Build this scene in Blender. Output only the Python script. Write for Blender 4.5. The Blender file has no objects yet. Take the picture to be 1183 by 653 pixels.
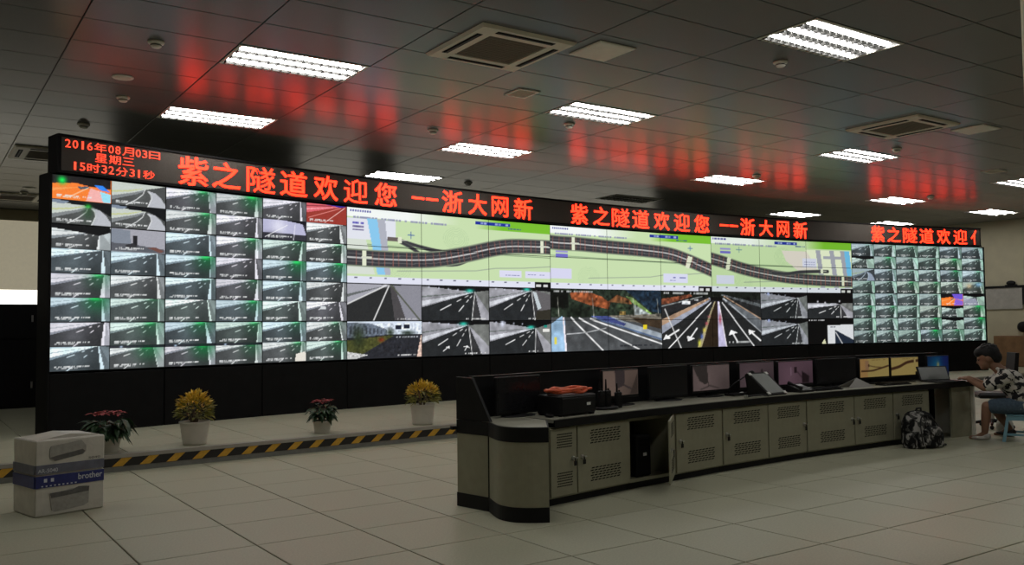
import bpy, math, random
import numpy as np
from mathutils import Vector, Matrix

random.seed(7)
rng = np.random.default_rng(7)
SC = bpy.context.scene
COL = SC.collection

# ------------------------------------------------------------------ camera, world, exposure
W_PX, H_PX, F_PX = 1183.0, 653.0, 1025.5
CAM_H = 1.534
YAW, PITCH, ROLL = math.radians(-34.74), math.radians(2.91), math.radians(-0.657)


def cam_axes():
    f = Vector((-math.sin(YAW) * math.cos(PITCH), math.cos(YAW) * math.cos(PITCH), math.sin(PITCH)))
    r = Vector((math.cos(YAW), math.sin(YAW), 0))
    u = r.cross(f)
    c, s = math.cos(ROLL), math.sin(ROLL)
    return c * r + s * u, -s * r + c * u, f


CR, CU, CF = cam_axes()
cam_data = bpy.data.cameras.new('camera')
cam = bpy.data.objects.new('camera', cam_data)
COL.objects.link(cam)
cam_data.sensor_width = 36.0
cam_data.lens = 36.0 * F_PX / W_PX
cam_data.clip_start = 0.05
cam_data.clip_end = 200
cam.matrix_world = Matrix(((CR.x, CU.x, -CF.x, 0), (CR.y, CU.y, -CF.y, 0), (CR.z, CU.z, -CF.z, CAM_H), (0, 0, 0, 1)))
SC.camera = cam

world = bpy.data.worlds.new('world')
SC.world = world
world.use_nodes = True
world.node_tree.nodes['Background'].inputs[0].default_value = (0.75, 0.85, 1.0, 1)
world.node_tree.nodes['Background'].inputs[1].default_value = 0.3

vs = SC.view_settings
SC.display_settings.display_device = 'sRGB'
vs.view_transform = 'Standard'
vs.look = 'None'
vs.exposure = 0.0
vs.gamma = 1.0
vs.use_curve_mapping = False
TUBE = 29.0          # radiance of the fluorescent tubes
SCREEN = 0.95        # radiance of the display white


def seen(x, y, z):
    """rough size test used only to pick which alike tiles become separate objects"""
    d = Vector((x, y, z - CAM_H))
    w = d.dot(CF)
    if w < 0.3:
        return None
    return W_PX / 2 + F_PX * d.dot(CR) / w, H_PX / 2 - F_PX * d.dot(CU) / w, w


# ------------------------------------------------------------------ materials
MATS = {}


def lin(c):
    c = np.asarray(c, float)
    return np.where(c <= 0.04045, c / 12.92, ((c + 0.055) / 1.055) ** 2.4)


def mat(name, base, rough=0.6, metal=0.0, spec=0.5, var=0.0, vscale=8.0, bump=0.0, bscale=60.0,
        emit=None, estr=0.0, sample='AUTO', alpha=None, vdetail=4.0):
    if name in MATS:
        return MATS[name]
    m = bpy.data.materials.new(name)
    m.use_nodes = True
    nt = m.node_tree
    b = nt.nodes['Principled BSDF']
    b.inputs['Base Color'].default_value = (*base, 1)
    b.inputs['Roughness'].default_value = rough
    b.inputs['Metallic'].default_value = metal
    b.inputs['Specular IOR Level'].default_value = spec
    tc = None
    if var > 0 or bump > 0:
        tc = nt.nodes.new('ShaderNodeTexCoord')
    if var > 0:
        n = nt.nodes.new('ShaderNodeTexNoise')
        n.inputs['Scale'].default_value = vscale
        n.inputs['Detail'].default_value = vdetail
        nt.links.new(tc.outputs['Object'], n.inputs['Vector'])
        r = nt.nodes.new('ShaderNodeValToRGB')
        r.color_ramp.elements[0].position = 0.3
        r.color_ramp.elements[1].position = 0.7
        r.color_ramp.elements[0].color = (*[c * (1 - var) for c in base], 1)
        r.color_ramp.elements[1].color = (*[min(1, c * (1 + var)) for c in base], 1)
        nt.links.new(n.outputs['Fac'], r.inputs['Fac'])
        nt.links.new(r.outputs['Color'], b.inputs['Base Color'])
    if bump > 0:
        n2 = nt.nodes.new('ShaderNodeTexNoise')
        n2.inputs['Scale'].default_value = bscale
        nt.links.new(tc.outputs['Object'], n2.inputs['Vector'])
        bp = nt.nodes.new('ShaderNodeBump')
        bp.inputs['Strength'].default_value = bump
        bp.inputs['Distance'].default_value = 0.01
        nt.links.new(n2.outputs['Fac'], bp.inputs['Height'])
        nt.links.new(bp.outputs['Normal'], b.inputs['Normal'])
    if emit is not None:
        b.inputs['Emission Color'].default_value = (*emit, 1)
        b.inputs['Emission Strength'].default_value = estr
    if alpha is not None:
        b.inputs['Alpha'].default_value = alpha
    try:
        m.cycles.emission_sampling = sample
    except Exception:
        pass
    MATS[name] = m
    return m


def attr_screen(name, strength):
    if name in MATS:
        return MATS[name]
    m = bpy.data.materials.new(name)
    m.use_nodes = True
    nt = m.node_tree
    b = nt.nodes['Principled BSDF']
    b.inputs['Base Color'].default_value = (0.01, 0.01, 0.01, 1)
    b.inputs['Roughness'].default_value = 0.35
    b.inputs['Specular IOR Level'].default_value = 0.2
    a = nt.nodes.new('ShaderNodeAttribute')
    a.attribute_name = 'picture'
    nt.links.new(a.outputs['Color'], b.inputs['Emission Color'])
    b.inputs['Emission Strength'].default_value = strength
    try:
        m.cycles.emission_sampling = 'NONE'
    except Exception:
        pass
    MATS[name] = m
    return m


def camo(name, colors, scale, pos, rough=0.8):
    m = bpy.data.materials.new(name)
    m.use_nodes = True
    nt = m.node_tree
    b = nt.nodes['Principled BSDF']
    b.inputs['Roughness'].default_value = rough
    b.inputs['Specular IOR Level'].default_value = 0.1
    tc = nt.nodes.new('ShaderNodeTexCoord')
    n = nt.nodes.new('ShaderNodeTexNoise')
    n.inputs['Scale'].default_value = scale
    n.inputs['Detail'].default_value = 2.0
    n.inputs['Distortion'].default_value = 0.6
    nt.links.new(tc.outputs['Object'], n.inputs['Vector'])
    r = nt.nodes.new('ShaderNodeValToRGB')
    r.color_ramp.interpolation = 'CONSTANT'
    els = r.color_ramp.elements
    while len(els) < len(colors):
        els.new(0.5)
    for e, c, p in zip(els, colors, pos):
        e.position = p
        e.color = (*c, 1)
    nt.links.new(n.outputs['Fac'], r.inputs['Fac'])
    nt.links.new(r.outputs['Color'], b.inputs['Base Color'])
    MATS[name] = m
    return m


M_FLOOR = mat('floor_tile', (0.42, 0.418, 0.308), 0.45, spec=0.3, var=0.10, vscale=70, vdetail=3)
M_GROUT = mat('floor_joint', (0.07, 0.06, 0.05), 0.9, spec=0.1, var=0.2)
M_CEIL = mat('ceiling_tile_metal', (0.155, 0.158, 0.158), 0.25, spec=0.20, var=0.05, vscale=90)
M_CEILGAP = mat('ceiling_joint', (0.05, 0.05, 0.048), 0.9, spec=0.1, var=0.1)
M_WALL = mat('beige_wall_paint', (0.60, 0.55, 0.40), 0.7, spec=0.2, var=0.05, vscale=3)
M_DARKWALL = mat('dark_wall_paint', (0.10, 0.095, 0.085), 0.7, spec=0.2, var=0.08, vscale=3)
M_BLIND = mat('daylit_blind_cloth', (0.6, 0.55, 0.42), 0.9, spec=0.1, var=0.05, vscale=12, emit=(0.8, 0.72, 0.52), estr=0.34)
M_WINDOW = mat('bright_window_glass', (0.8, 0.8, 0.75), 0.2, spec=0.3, var=0.03, emit=(1.0, 0.97, 0.86), estr=2.2)
M_BLACK = mat('black_cladding', (0.006, 0.006, 0.0065), 0.6, spec=0.12, var=0.2, vscale=5)
M_BEZEL = mat('black_bezel', (0.006, 0.006, 0.007), 0.5, spec=0.2, var=0.2, vscale=9)
M_LEDFACE = mat('led_board_face', (0.085, 0.075, 0.066), 0.75, spec=0.15, var=0.2, vscale=160, bump=0.3, bscale=220)
M_LED = mat('red_led', (0.3, 0.02, 0.01), 0.6, var=0.0, emit=(1.0, 0.0200, 0.0060), estr=6.5, sample='NONE')
M_LEDS = mat('red_led_small', (0.3, 0.02, 0.01), 0.6, var=0.0, emit=(1.0, 0.062, 0.026), estr=1.9, sample='NONE')
M_WHITE = mat('white_enamel', (0.80, 0.78, 0.70), 0.45, var=0.04)
M_HOUSING = mat('light_reflector', (0.035, 0.035, 0.033), 0.5, var=0.05)
M_ALU = mat('louvre_aluminium', (0.042, 0.042, 0.040), 0.5, metal=0.0, var=0.05)
M_TUBE = mat('fluorescent_tube', (0.9, 0.9, 0.9), 0.4, emit=(1.0, 0.975, 0.93), estr=TUBE, sample='FRONT')
M_TUBEOFF = mat('unlit_tube', (0.5, 0.5, 0.48), 0.4, var=0.05)
M_GRILLE = mat('cassette_grille', (0.20, 0.165, 0.125), 0.7, var=0.15, vscale=120, bump=0.4, bscale=160)
M_ACBODY = mat('cassette_cream_plastic', (0.72, 0.67, 0.55), 0.45, var=0.04)
M_SLOT = mat('dark_slot', (0.01, 0.01, 0.01), 0.8, spec=0.1, var=0.2)
M_CAB = mat('olive_grey_steel', (0.325, 0.315, 0.225), 0.45, spec=0.4, var=0.05, vscale=14)
M_TOP = mat('desk_laminate', (0.34, 0.335, 0.265), 0.35, spec=0.4, var=0.06, vscale=30)
M_DESKBLACK = mat('console_black_panel', (0.009, 0.009, 0.010), 0.5, spec=0.22, var=0.15)
M_METAL = mat('chrome_lock', (0.55, 0.55, 0.52), 0.3, metal=0.9, var=0.05)
M_PLASTIC = mat('black_plastic', (0.009, 0.009, 0.010), 0.45, spec=0.25, var=0.15, vscale=20)
M_OFFSCREEN = mat('unlit_screen_glass', (0.014, 0.014, 0.016), 0.22, spec=0.4, var=0.1)
M_RISER = mat('step_riser_metal', (0.20, 0.20, 0.185), 0.5, var=0.1, vscale=12)
M_LIP = mat('step_lip', (0.33, 0.31, 0.27), 0.5, var=0.08)
M_TAPEB = mat('tape_black', (0.015, 0.013, 0.012), 0.6, var=0.2)
M_TAPEY = mat('tape_yellow', (0.62, 0.34, 0.03), 0.6, var=0.12, vscale=25)
M_POT = mat('white_pot', (0.52, 0.49, 0.42), 0.5, var=0.05)
M_SOIL = mat('potting_soil', (0.035, 0.025, 0.018), 0.95, var=0.3, vscale=60)
M_LEAF = mat('dark_green_leaf', (0.022, 0.055, 0.020), 0.5, var=0.35, vscale=14)
M_RED = mat('red_bract', (0.33, 0.028, 0.03), 0.55, var=0.25, vscale=18)
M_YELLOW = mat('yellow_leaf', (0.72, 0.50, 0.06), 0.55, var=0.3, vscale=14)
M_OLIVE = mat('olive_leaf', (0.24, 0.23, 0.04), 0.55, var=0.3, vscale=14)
M_STEM = mat('woody_stem', (0.10, 0.07, 0.04), 0.8, var=0.2)
M_BOXW = mat('white_carton', (0.60, 0.57, 0.50), 0.35, spec=0.5, var=0.10, vscale=9, bump=0.25, bscale=22)
M_BOXBLUE = mat('carton_blue_print', (0.020, 0.028, 0.16), 0.35, spec=0.5, var=0.15, vscale=18)
M_BOXGREY = mat('carton_greyblue_print', (0.14, 0.145, 0.19), 0.35, spec=0.5, var=0.15, vscale=18)
M_BOXTEXT = mat('carton_pale_print', (0.62, 0.64, 0.68), 0.5, var=0.05)
M_BOXPIC = mat('carton_picture_grey', (0.36, 0.345, 0.31), 0.4, var=0.12, vscale=30)
M_BOXPICD = mat('carton_picture_dark', (0.12, 0.115, 0.11), 0.4, var=0.2, vscale=30)
M_ORANGE = mat('orange_cable', (0.70, 0.11, 0.035), 0.5, var=0.12, vscale=25)
M_LABELW = mat('white_sticker', (0.75, 0.75, 0.72), 0.5, var=0.03)
M_SKIN = mat('skin', (0.25, 0.135, 0.085), 0.55, spec=0.3, var=0.06, vscale=10)
M_HAIR = mat('black_hair', (0.008, 0.008, 0.009), 0.55, spec=0.3, var=0.3, vscale=40, bump=0.4, bscale=90)
M_SHIRT = camo('floral_shirt', [(0.02, 0.02, 0.022), (0.10, 0.10, 0.09), (0.55, 0.53, 0.48)], 13.0, [0.0, 0.455, 0.49])
M_DENIM = mat('blue_denim', (0.075, 0.11, 0.15), 0.85, spec=0.1, var=0.2, vscale=40)
M_STOOL = mat('pale_blue_plastic', (0.16, 0.33, 0.40), 0.45, var=0.05)
M_SHOE = mat('dark_shoe', (0.03, 0.028, 0.027), 0.6, var=0.2)
M_PACK = camo('camouflage_nylon', [(0.012, 0.012, 0.013), (0.07, 0.07, 0.065), (0.34, 0.33, 0.31)], 11.0, [0.0, 0.47, 0.56])
M_STRAP = mat('black_webbing', (0.014, 0.014, 0.014), 0.8, var=0.2)
M_WOOD = mat('brown_wood', (0.24, 0.13, 0.06), 0.5, var=0.2, vscale=5)
M_BAG = mat('white_bag', (0.48, 0.46, 0.42), 0.7, var=0.1)
M_GREYSCREEN = mat('intercom_screen_grey', (0.17, 0.185, 0.175), 0.3, var=0.06)
M_PAPER = mat('paper_sheet', (0.35, 0.34, 0.32), 0.6, var=0.05)
M_SCREEN = attr_screen('display_picture', SCREEN)
M_DIM = attr_screen('desk_monitor_picture', 0.33)


# ------------------------------------------------------------------ mesh helpers
class MB:
    def __init__(self):
        self.v, self.f = [], []

    def add(self, vs, fs):
        o = len(self.v)
        self.v += [tuple(v) for v in vs]
        self.f += [tuple(i + o for i in f) for f in fs]
        return self

    def box(self, x0, x1, y0, y1, z0, z1, ch=0.0):
        if ch <= 0:
            vs = [(x, y, z) for z in (z0, z1) for y in (y0, y1) for x in (x0, x1)]
            fs = [(0, 2, 3, 1), (4, 5, 7, 6), (0, 1, 5, 4), (2, 6, 7, 3), (0, 4, 6, 2), (1, 3, 7, 5)]
            return self.add(vs, fs)
        # chamfered box, every edge cut
        c = min(ch, abs(x1 - x0) / 2.1, abs(y1 - y0) / 2.1, abs(z1 - z0) / 2.1)
        vs, idx = [], {}
        X, Y, Z = (x0, x1), (y0, y1), (z0, z1)
        for i in (0, 1):
            for j in (0, 1):
                for k in (0, 1):
                    sx, sy, sz = (c if i == 0 else -c), (c if j == 0 else -c), (c if k == 0 else -c)
                    for ax, p in (('x', (X[i], Y[j] + sy, Z[k] + sz)), ('y', (X[i] + sx, Y[j], Z[k] + sz)), ('z', (X[i] + sx, Y[j] + sy, Z[k]))):
                        idx[(i, j, k, ax)] = len(vs)
                        vs.append(p)
        fs = []
        for i in (0, 1):
            q = [idx[(i, j, k, 'x')] for j, k in ((0, 0), (1, 0), (1, 1), (0, 1))]
            fs.append(q if i else q[::-1])
            q = [idx[(j, i, k, 'y')] for j, k in ((0, 0), (1, 0), (1, 1), (0, 1))]
            fs.append(q[::-1] if i else q)
            q = [idx[(j, k, i, 'z')] for j, k in ((0, 0), (1, 0), (1, 1), (0, 1))]
            fs.append(q if i else q[::-1])
        for a in (0, 1):
            for b in (0, 1):
                fs.append([idx[(a, b, 0, 'x')], idx[(a, b, 1, 'x')], idx[(a, b, 1, 'y')], idx[(a, b, 0, 'y')]])
                fs.append([idx[(a, 0, b, 'x')], idx[(a, 1, b, 'x')], idx[(a, 1, b, 'z')], idx[(a, 0, b, 'z')]])
                fs.append([idx[(0, a, b, 'y')], idx[(1, a, b, 'y')], idx[(1, a, b, 'z')], idx[(0, a, b, 'z')]])
        for i in (0, 1):
            for j in (0, 1):
                for k in (0, 1):
                    fs.append([idx[(i, j, k, 'x')], idx[(i, j, k, 'y')], idx[(i, j, k, 'z')]])
        return self.add(vs, fs)

    def prism(self, poly, z0, z1):
        n = len(poly)
        vs = [(x, y, z0) for x, y in poly] + [(x, y, z1) for x, y in poly]
        fs = [tuple(range(n - 1, -1, -1)), tuple(range(n, 2 * n))]
        fs += [(i, (i + 1) % n, n + (i + 1) % n, n + i) for i in range(n)]
        return self.add(vs, fs)

    def prism_axis(self, poly, t0, t1, fn):
        """polygon in (a, b) swept between t0 and t1, fn(a, b, t) -> point"""
        n = len(poly)
        vs = [fn(a, b, t0) for a, b in poly] + [fn(a, b, t1) for a, b in poly]
        fs = [tuple(range(n - 1, -1, -1)), tuple(range(n, 2 * n))]
        fs += [(i, (i + 1) % n, n + (i + 1) % n, n + i) for i in range(n)]
        return self.add(vs, fs)

    def lathe(self, prof, n=20, cx=0, cy=0, sx=1, sy=1, caps=True):
        vs, fs = [], []
        for r, z in prof:
            for i in range(n):
                a = 2 * math.pi * i / n
                vs.append((cx + r * sx * math.cos(a), cy + r * sy * math.sin(a), z))
        for k in range(len(prof) - 1):
            for i in range(n):
                j = (i + 1) % n
                fs.append((k * n + i, k * n + j, (k + 1) * n + j, (k + 1) * n + i))
        if caps:
            fs.append(tuple(range(n - 1, -1, -1)))
            fs.append(tuple(range((len(prof) - 1) * n, len(prof) * n)))
        return self.add(vs, fs)

    def tube(self, pts, r, n=8, caps=True):
        pts = [Vector(p) for p in pts]
        m = len(pts)
        rs = r if isinstance(r, (list, tuple)) else [r] * m
        vs, fs = [], []
        prev = None
        for k, p in enumerate(pts):
            d = (pts[min(k + 1, m - 1)] - pts[max(k - 1, 0)]).normalized()
            if prev is None:
                up = Vector((0, 0, 1)) if abs(d.z) < 0.9 else Vector((1, 0, 0))
                a = d.cross(up).normalized()
            else:
                a = (prev - d * prev.dot(d)).normalized()
            prev = a
            b = d.cross(a)
            for i in range(n):
                t = 2 * math.pi * i / n
                vs.append(p + (a * math.cos(t) + b * math.sin(t)) * rs[k])
        for k in range(m - 1):
            for i in range(n):
                j = (i + 1) % n
                fs.append((k * n + i, k * n + j, (k + 1) * n + j, (k + 1) * n + i))
        if caps:
            fs.append(tuple(range(n - 1, -1, -1)))
            fs.append(tuple(range((m - 1) * n, m * n)))
        return self.add(vs, fs)

    def ball(self, c, rx, ry, rz, n=14, m=9):
        prof = []
        vs, fs = [], []
        for k in range(1, m):
            ph = math.pi * k / m
            for i in range(n):
                a = 2 * math.pi * i / n
                vs.append((c[0] + rx * math.sin(ph) * math.cos(a), c[1] + ry * math.sin(ph) * math.sin(a), c[2] - rz * math.cos(ph)))
        bot, top = len(vs), len(vs) + 1
        vs += [(c[0], c[1], c[2] - rz), (c[0], c[1], c[2] + rz)]
        for k in range(m - 2):
            for i in range(n):
                j = (i + 1) % n
                fs.append((k * n + i, k * n + j, (k + 1) * n + j, (k + 1) * n + i))
        for i in range(n):
            j = (i + 1) % n
            fs.append((bot, j, i))
            fs.append((top, (m - 2) * n + i, (m - 2) * n + j))
        return self.add(vs, fs)

    def mesh(self, name, material=None, smooth=False):
        me = bpy.data.meshes.new(name)
        me.from_pydata([tuple(v) for v in self.v], [], self.f)
        me.update()
        if material:
            me.materials.append(material)
        if smooth:
            me.polygons.foreach_set('use_smooth', [True] * len(me.polygons))
        fix_normals(me)
        return me


def fix_normals(me):
    import bmesh
    bm = bmesh.new()
    bm.from_mesh(me)
    bmesh.ops.recalc_face_normals(bm, faces=bm.faces)
    bm.to_mesh(me)
    bm.free()


def obj(name, me, parent=None, loc=(0, 0, 0), rz=0.0, label=None):
    o = bpy.data.objects.new(name, me)
    COL.objects.link(o)
    o.location = loc
    o.rotation_euler = (0, 0, rz)
    if parent is not None:
        o.parent = parent
    if label:
        o['label'] = label
    return o


def thing(name, label, cat, loc=(0, 0, 0), rz=0.0, group=None):
    o = bpy.data.objects.new(name, None)
    o.empty_display_size = 0.1
    COL.objects.link(o)
    o.location = loc
    o.rotation_euler = (0, 0, rz)
    tag(o, label, cat, group)
    return o


def tag(o, label, cat=None, group=None, kind=None):
    if label:
        o['label'] = label
    if cat:
        o['category'] = cat
    if group:
        o['group'] = group
    if kind:
        o['kind'] = kind
    return o


def struct(name, me, label, cat, parent=None, loc=(0, 0, 0), rz=0.0):
    o = obj(name, me, parent, loc, rz)
    tag(o, label, cat, None, 'structure')
    return o


# ------------------------------------------------------------------ room constants
CEIL_Z = 4.636
CO = (1.456, 10.239)          # ceiling grid origin
CA, CB = 1.5446, 0.7839       # ceiling tile size
CROT = -0.00834
TILE = 0.8
FX, FY = 5.351, 3.947         # floor grid origin
PLAT = 0.195
X_L, X_R, Y_F, Y_B = -6.0, 27.9, -6.0, 25.4


def riser_y(x):
    return 10.46 + 0.043 * x


def cgrid(a, b, z=CEIL_Z):
    x, y = a * CA, b * CB
    return (CO[0] + x * math.cos(CROT) - y * math.sin(CROT), CO[1] + x * math.sin(CROT) + y * math.cos(CROT), z)


# video wall curve: 15 straight bays
VW = 1.5805
VX0, VY0, VTH, VDT = 1.6445, 12.976, 0.24701, -0.0357385
VZ0, VZ1 = 1.021, 3.632
VPTS, VANG = [(VX0, VY0)], []
_t = VTH
for _k in range(15):
    VANG.append(_t)
    VPTS.append((VPTS[-1][0] + VW * math.cos(_t), VPTS[-1][1] + VW * math.sin(_t)))
    _t += VDT


def vpos(k, off=0.0):
    """point on the wall front at bay coordinate k, off metres in front of it"""
    i = min(14, max(0, int(math.floor(k))))
    t = VANG[i]
    s = (k - i) * VW
    return VPTS[i][0] + s * math.cos(t) + off * math.sin(t), VPTS[i][1] + s * math.sin(t) - off * math.cos(t), t


def curve_poly(k0, k1, front, back):
    ks = [k0] + [k for k in range(int(math.floor(k0)) + 1, int(math.ceil(k1)))] + [k1]
    a = [vpos(k, front)[:2] for k in ks]
    b = [vpos(k, -back)[:2] for k in ks]
    return a, b


# ------------------------------------------------------------------ setting: floor
fl = MB().box(X_L, X_R, Y_F, Y_B, -0.12, -0.012)
floor = struct('floor', fl.mesh('floor', M_GROUT), 'beige square floor tiles with thin dark joints across the hall', 'floor')


def tile_mesh(name, sx, sy, top, h, m, inset=0.004, gap=0.0058, down=False):
    x0, x1, y0, y1 = gap, sx - gap, gap, sy - gap
    s = -1 if down else 1
    vs = [(x0, y0, top - s * h), (x1, y0, top - s * h), (x1, y1, top - s * h), (x0, y1, top - s * h)]
    z1 = top - s * inset * 0.6
    vs += [(x0, y0, z1), (x1, y0, z1), (x1, y1, z1), (x0, y1, z1)]
    i = inset
    vs += [(x0 + i, y0 + i, top), (x1 - i, y0 + i, top), (x1 - i, y1 - i, top), (x0 + i, y1 - i, top)]
    fs = []
    for b in (0, 4):
        fs += [(b + j, b + (j + 1) % 4, b + 4 + (j + 1) % 4, b + 4 + j) for j in range(4)]
    fs += [(8, 9, 10, 11), (3, 2, 1, 0)]
    return MB().add(vs, fs)


def tile_area(pts):
    pr = [seen(*q) for q in pts]
    if any(q is None for q in pr):
        return 0
    if all(q[0] < 0 for q in pr) or all(q[0] > W_PX for q in pr) or all(q[1] < 0 for q in pr) or all(q[1] > H_PX for q in pr):
        return 0
    a = 0
    for i in range(len(pr)):
        q, r = pr[i], pr[(i + 1) % len(pr)]
        a += q[0] * r[1] - q[1] * r[0]
    return abs(a) / 2


M_FT = tile_mesh('floor_tile', TILE, TILE, 0.0, 0.012, None).mesh('floor_tile', M_FLOOR)
cells = []
i0, i1 = int((X_L - FX) / TILE), int((X_R - FX) / TILE)
j0, j1 = int((Y_F - FY) / TILE), 10
for i in range(i0, i1):
    for j in range(j0, j1):
        x, y = FX + i * TILE, FY + j * TILE
        if y > riser_y(x + TILE) + 0.02:
            continue
        hidden = (x > 5.0 and y > 7.0 and x < 12.5)
        a = 0 if hidden else tile_area([(x, y, 0), (x + TILE, y, 0), (x + TILE, y + TILE, 0), (x, y + TILE, 0)])
        cells.append((a, x, y))
cells.sort(reverse=True)
restf = MB()
for n, (a, x, y) in enumerate(cells):
    if a > 40 and n < 295:
        obj('floor_tile', M_FT, floor, (x, y, 0))
    else:
        t = tile_mesh('t', TILE, TILE, 0.0, 0.012, None)
        restf.add([(p[0] + x, p[1] + y, p[2]) for p in t.v], t.f)
o = obj('floor_tile_field', restf.mesh('floor_tile_field', M_FLOOR), floor)
o['kind'] = 'stuff'

# raised platform that carries the video wall
xa, xb = X_L, X_R
pl = MB().prism([(xa, riser_y(xa) + 0.03), (xb, riser_y(xb) + 0.03), (xb, Y_B), (xa, Y_B)], 0.0, PLAT - 0.012)
platform = struct('floor_platform', pl.mesh('floor_platform', M_RISER), 'low raised tiled platform with a hazard-striped step edge under the video wall', 'platform')


def strip(x0, x1, z0, z1, y_in, y_out, m, name, parent):
    b = MB().prism([(x0, riser_y(x0) + y_in), (x1, riser_y(x1) + y_in), (x1, riser_y(x1) + y_out), (x0, riser_y(x0) + y_out)], z0, z1)
    return obj(name, b.mesh(name, m), parent)


strip(xa, xb, 0.002, PLAT - 0.03, 0.012, 0.03, M_RISER, 'step_riser', platform)
strip(xa, xb, PLAT - 0.042, PLAT, -0.006, 0.075, M_LIP, 'step_nosing', platform)
tape = strip(-3.0, 12.0, 0.060, 0.152, 0.004, 0.012, M_TAPEB, 'hazard_tape', platform)
st = MB().add([(0, 0, 0.062), (0.11, 0, 0.062), (0.21, 0, 0.150), (0.10, 0, 0.150), (0, 0.004, 0.062), (0.11, 0.004, 0.062), (0.21, 0.004, 0.150), (0.10, 0.004, 0.150)],
              [(0, 1, 2, 3), (7, 6, 5, 4), (0, 4, 5, 1), (1, 5, 6, 2), (2, 6, 7, 3), (3, 7, 4, 0)])
stm = st.mesh('hazard_stripe', M_TAPEY)
for k in range(44):
    x = -2.9 + k * 0.288 - 0.03
    obj('hazard_stripe', stm, tape, (x, riser_y(x) + 0.001, 0), math.atan(0.043))
# platform tiles
cells = []
jr = 8
for i in range(i0, i1):
    x = FX + i * TILE
    y_edge = max(riser_y(x), riser_y(x + TILE)) + 0.08
    rows = [FY + j * TILE for j in range(8, 27)]
    for y in rows:
        ya, yb = max(y, y_edge), y + TILE
        if yb - ya < 0.06 or yb > Y_B:
            continue
        hid = False
        for k in range(15):
            if VPTS[k][0] - 0.1 < x and x + TILE < VPTS[k + 1][0] + 0.8 and ya > max(VPTS[k][1], VPTS[k + 1][1]) + 0.3:
                hid = True
        if x > 6.6:
            hid = True
        a = 0 if hid else tile_area([(x, ya, PLAT), (x + TILE, ya, PLAT), (x + TILE, yb, PLAT), (x, yb, PLAT)])
        cells.append((a, x, ya, yb))
M_PT = tile_mesh('platform_tile', TILE, TILE, PLAT, 0.012, None).mesh('platform_tile', M_FLOOR)
rest = MB()
for a, x, ya, yb in cells:
    full = abs(yb - ya - TILE) < 1e-4
    t = None if full else tile_mesh('platform_tile', TILE, yb - ya, PLAT, 0.012, None)
    if a > 25:
        obj('platform_tile', M_PT if full else t.mesh('platform_tile', M_FLOOR), platform, (x, ya, 0))
    else:
        t = t or tile_mesh('platform_tile', TILE, TILE, PLAT, 0.012, None)
        rest.add([(p[0] + x, p[1] + ya, p[2]) for p in t.v], t.f)
o = obj('platform_tile_field', rest.mesh('platform_tile_field', M_FLOOR), platform)
o['kind'] = 'stuff'

# ------------------------------------------------------------------ setting: walls
struct('wall_right', MB().box(X_R, X_R + 0.2, Y_F, Y_B, 0, CEIL_Z + 0.1).mesh('wall_right', M_WALL), 'plain beige side wall at the right end of the hall', 'wall')
struct('wall_left', MB().box(X_L - 0.2, X_L, Y_F, Y_B, 0, CEIL_Z + 0.1).mesh('wall_left', M_WALL), 'plain beige side wall outside the left of the picture', 'wall')
struct('wall_front', MB().box(X_L - 0.2, X_R + 0.2, Y_F - 0.2, Y_F, 0, CEIL_Z + 0.1).mesh('wall_front', M_DARKWALL), 'dim wall behind the photographer', 'wall')
struct('wall_back', MB().box(X_L - 0.2, X_R + 0.2, Y_B, Y_B + 0.2, 0, CEIL_Z + 0.1).mesh('wall_back', M_DARKWALL), 'dark rear wall with window bays behind the video wall', 'wall')
struct('trim_1', MB().box(X_L, X_R, Y_B - 0.12, Y_B - 0.001, 4.36, CEIL_Z - 0.002).mesh('trim_1', M_WALL), 'beige bulkhead strip above the rear window blinds', 'trim')
for n, (x0, x1) in enumerate(((-4.5, 4.6), (9.9, 11.9), (13.1, 24.4)), 1):
    wn = bpy.data.objects.new('window_%d' % n, None)
    COL.objects.link(wn)
    wn.location = (x0, Y_B, 0)
    tag(wn, ['wide rear window with lowered beige blind left of the video wall', 'narrow rear window with beige blind hidden behind the video wall',
             'long rear window with beige blind behind the right half of the video wall'][n - 1], 'window', None, 'structure')
    w = x1 - x0
    obj('blind', MB().box(0, w, -0.10, -0.07, 2.62, 4.36).mesh('blind', M_BLIND), wn)
    obj('pane', MB().box(0, w, -0.03, -0.01, 2.22, 2.72).mesh('pane', M_WINDOW), wn)
    fr = MB().box(-0.06, w + 0.06, -0.06, -0.002, 2.16, 2.26)
    obj('window_frame', fr.mesh('window_frame', M_WHITE), wn)
# near pillar at the right edge of the picture
struct('pillar', MB().box(6.07, 6.67, 2.20, 2.825, 0, CEIL_Z - 0.004, 0.02).mesh('pillar', M_WALL), 'pale square pillar at the far right edge of the picture', 'pillar')

# ------------------------------------------------------------------ setting: ceiling
ceiling = struct('ceiling', MB().box(X_L, X_R, Y_F, Y_B, CEIL_Z + 0.14, CEIL_Z + 0.22).mesh('ceiling', M_CEILGAP),
                 'dark grey metal panel ceiling with a rectangular joint grid', 'ceiling')
LIGHTS = [(1, -1), (4, -1), (8, -1), (12, -1), (1, 3), (4, 3), (8, 3), (12, 3), (15, 3), (4, 7), (12, 7), (15, 7), (4, -6)]
LIGHT_ADDED = [(1, -6), (8, -6), (-2, -1), (-2, 3), (1, -11), (4, -11), (8, -11)]  # unseen fixtures added to brighten the room and the foreground floor
LIGHT_OFF = [(8, 7)]
holes = set(LIGHTS + LIGHT_ADDED + LIGHT_OFF)
M_CT = tile_mesh('ceiling_tile', CA, CB, CEIL_Z, 0.014, None, inset=0.005, gap=0.0055, down=True)
M_CTm = M_CT.mesh('ceiling_tile', M_CEIL)
cells = []
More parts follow.
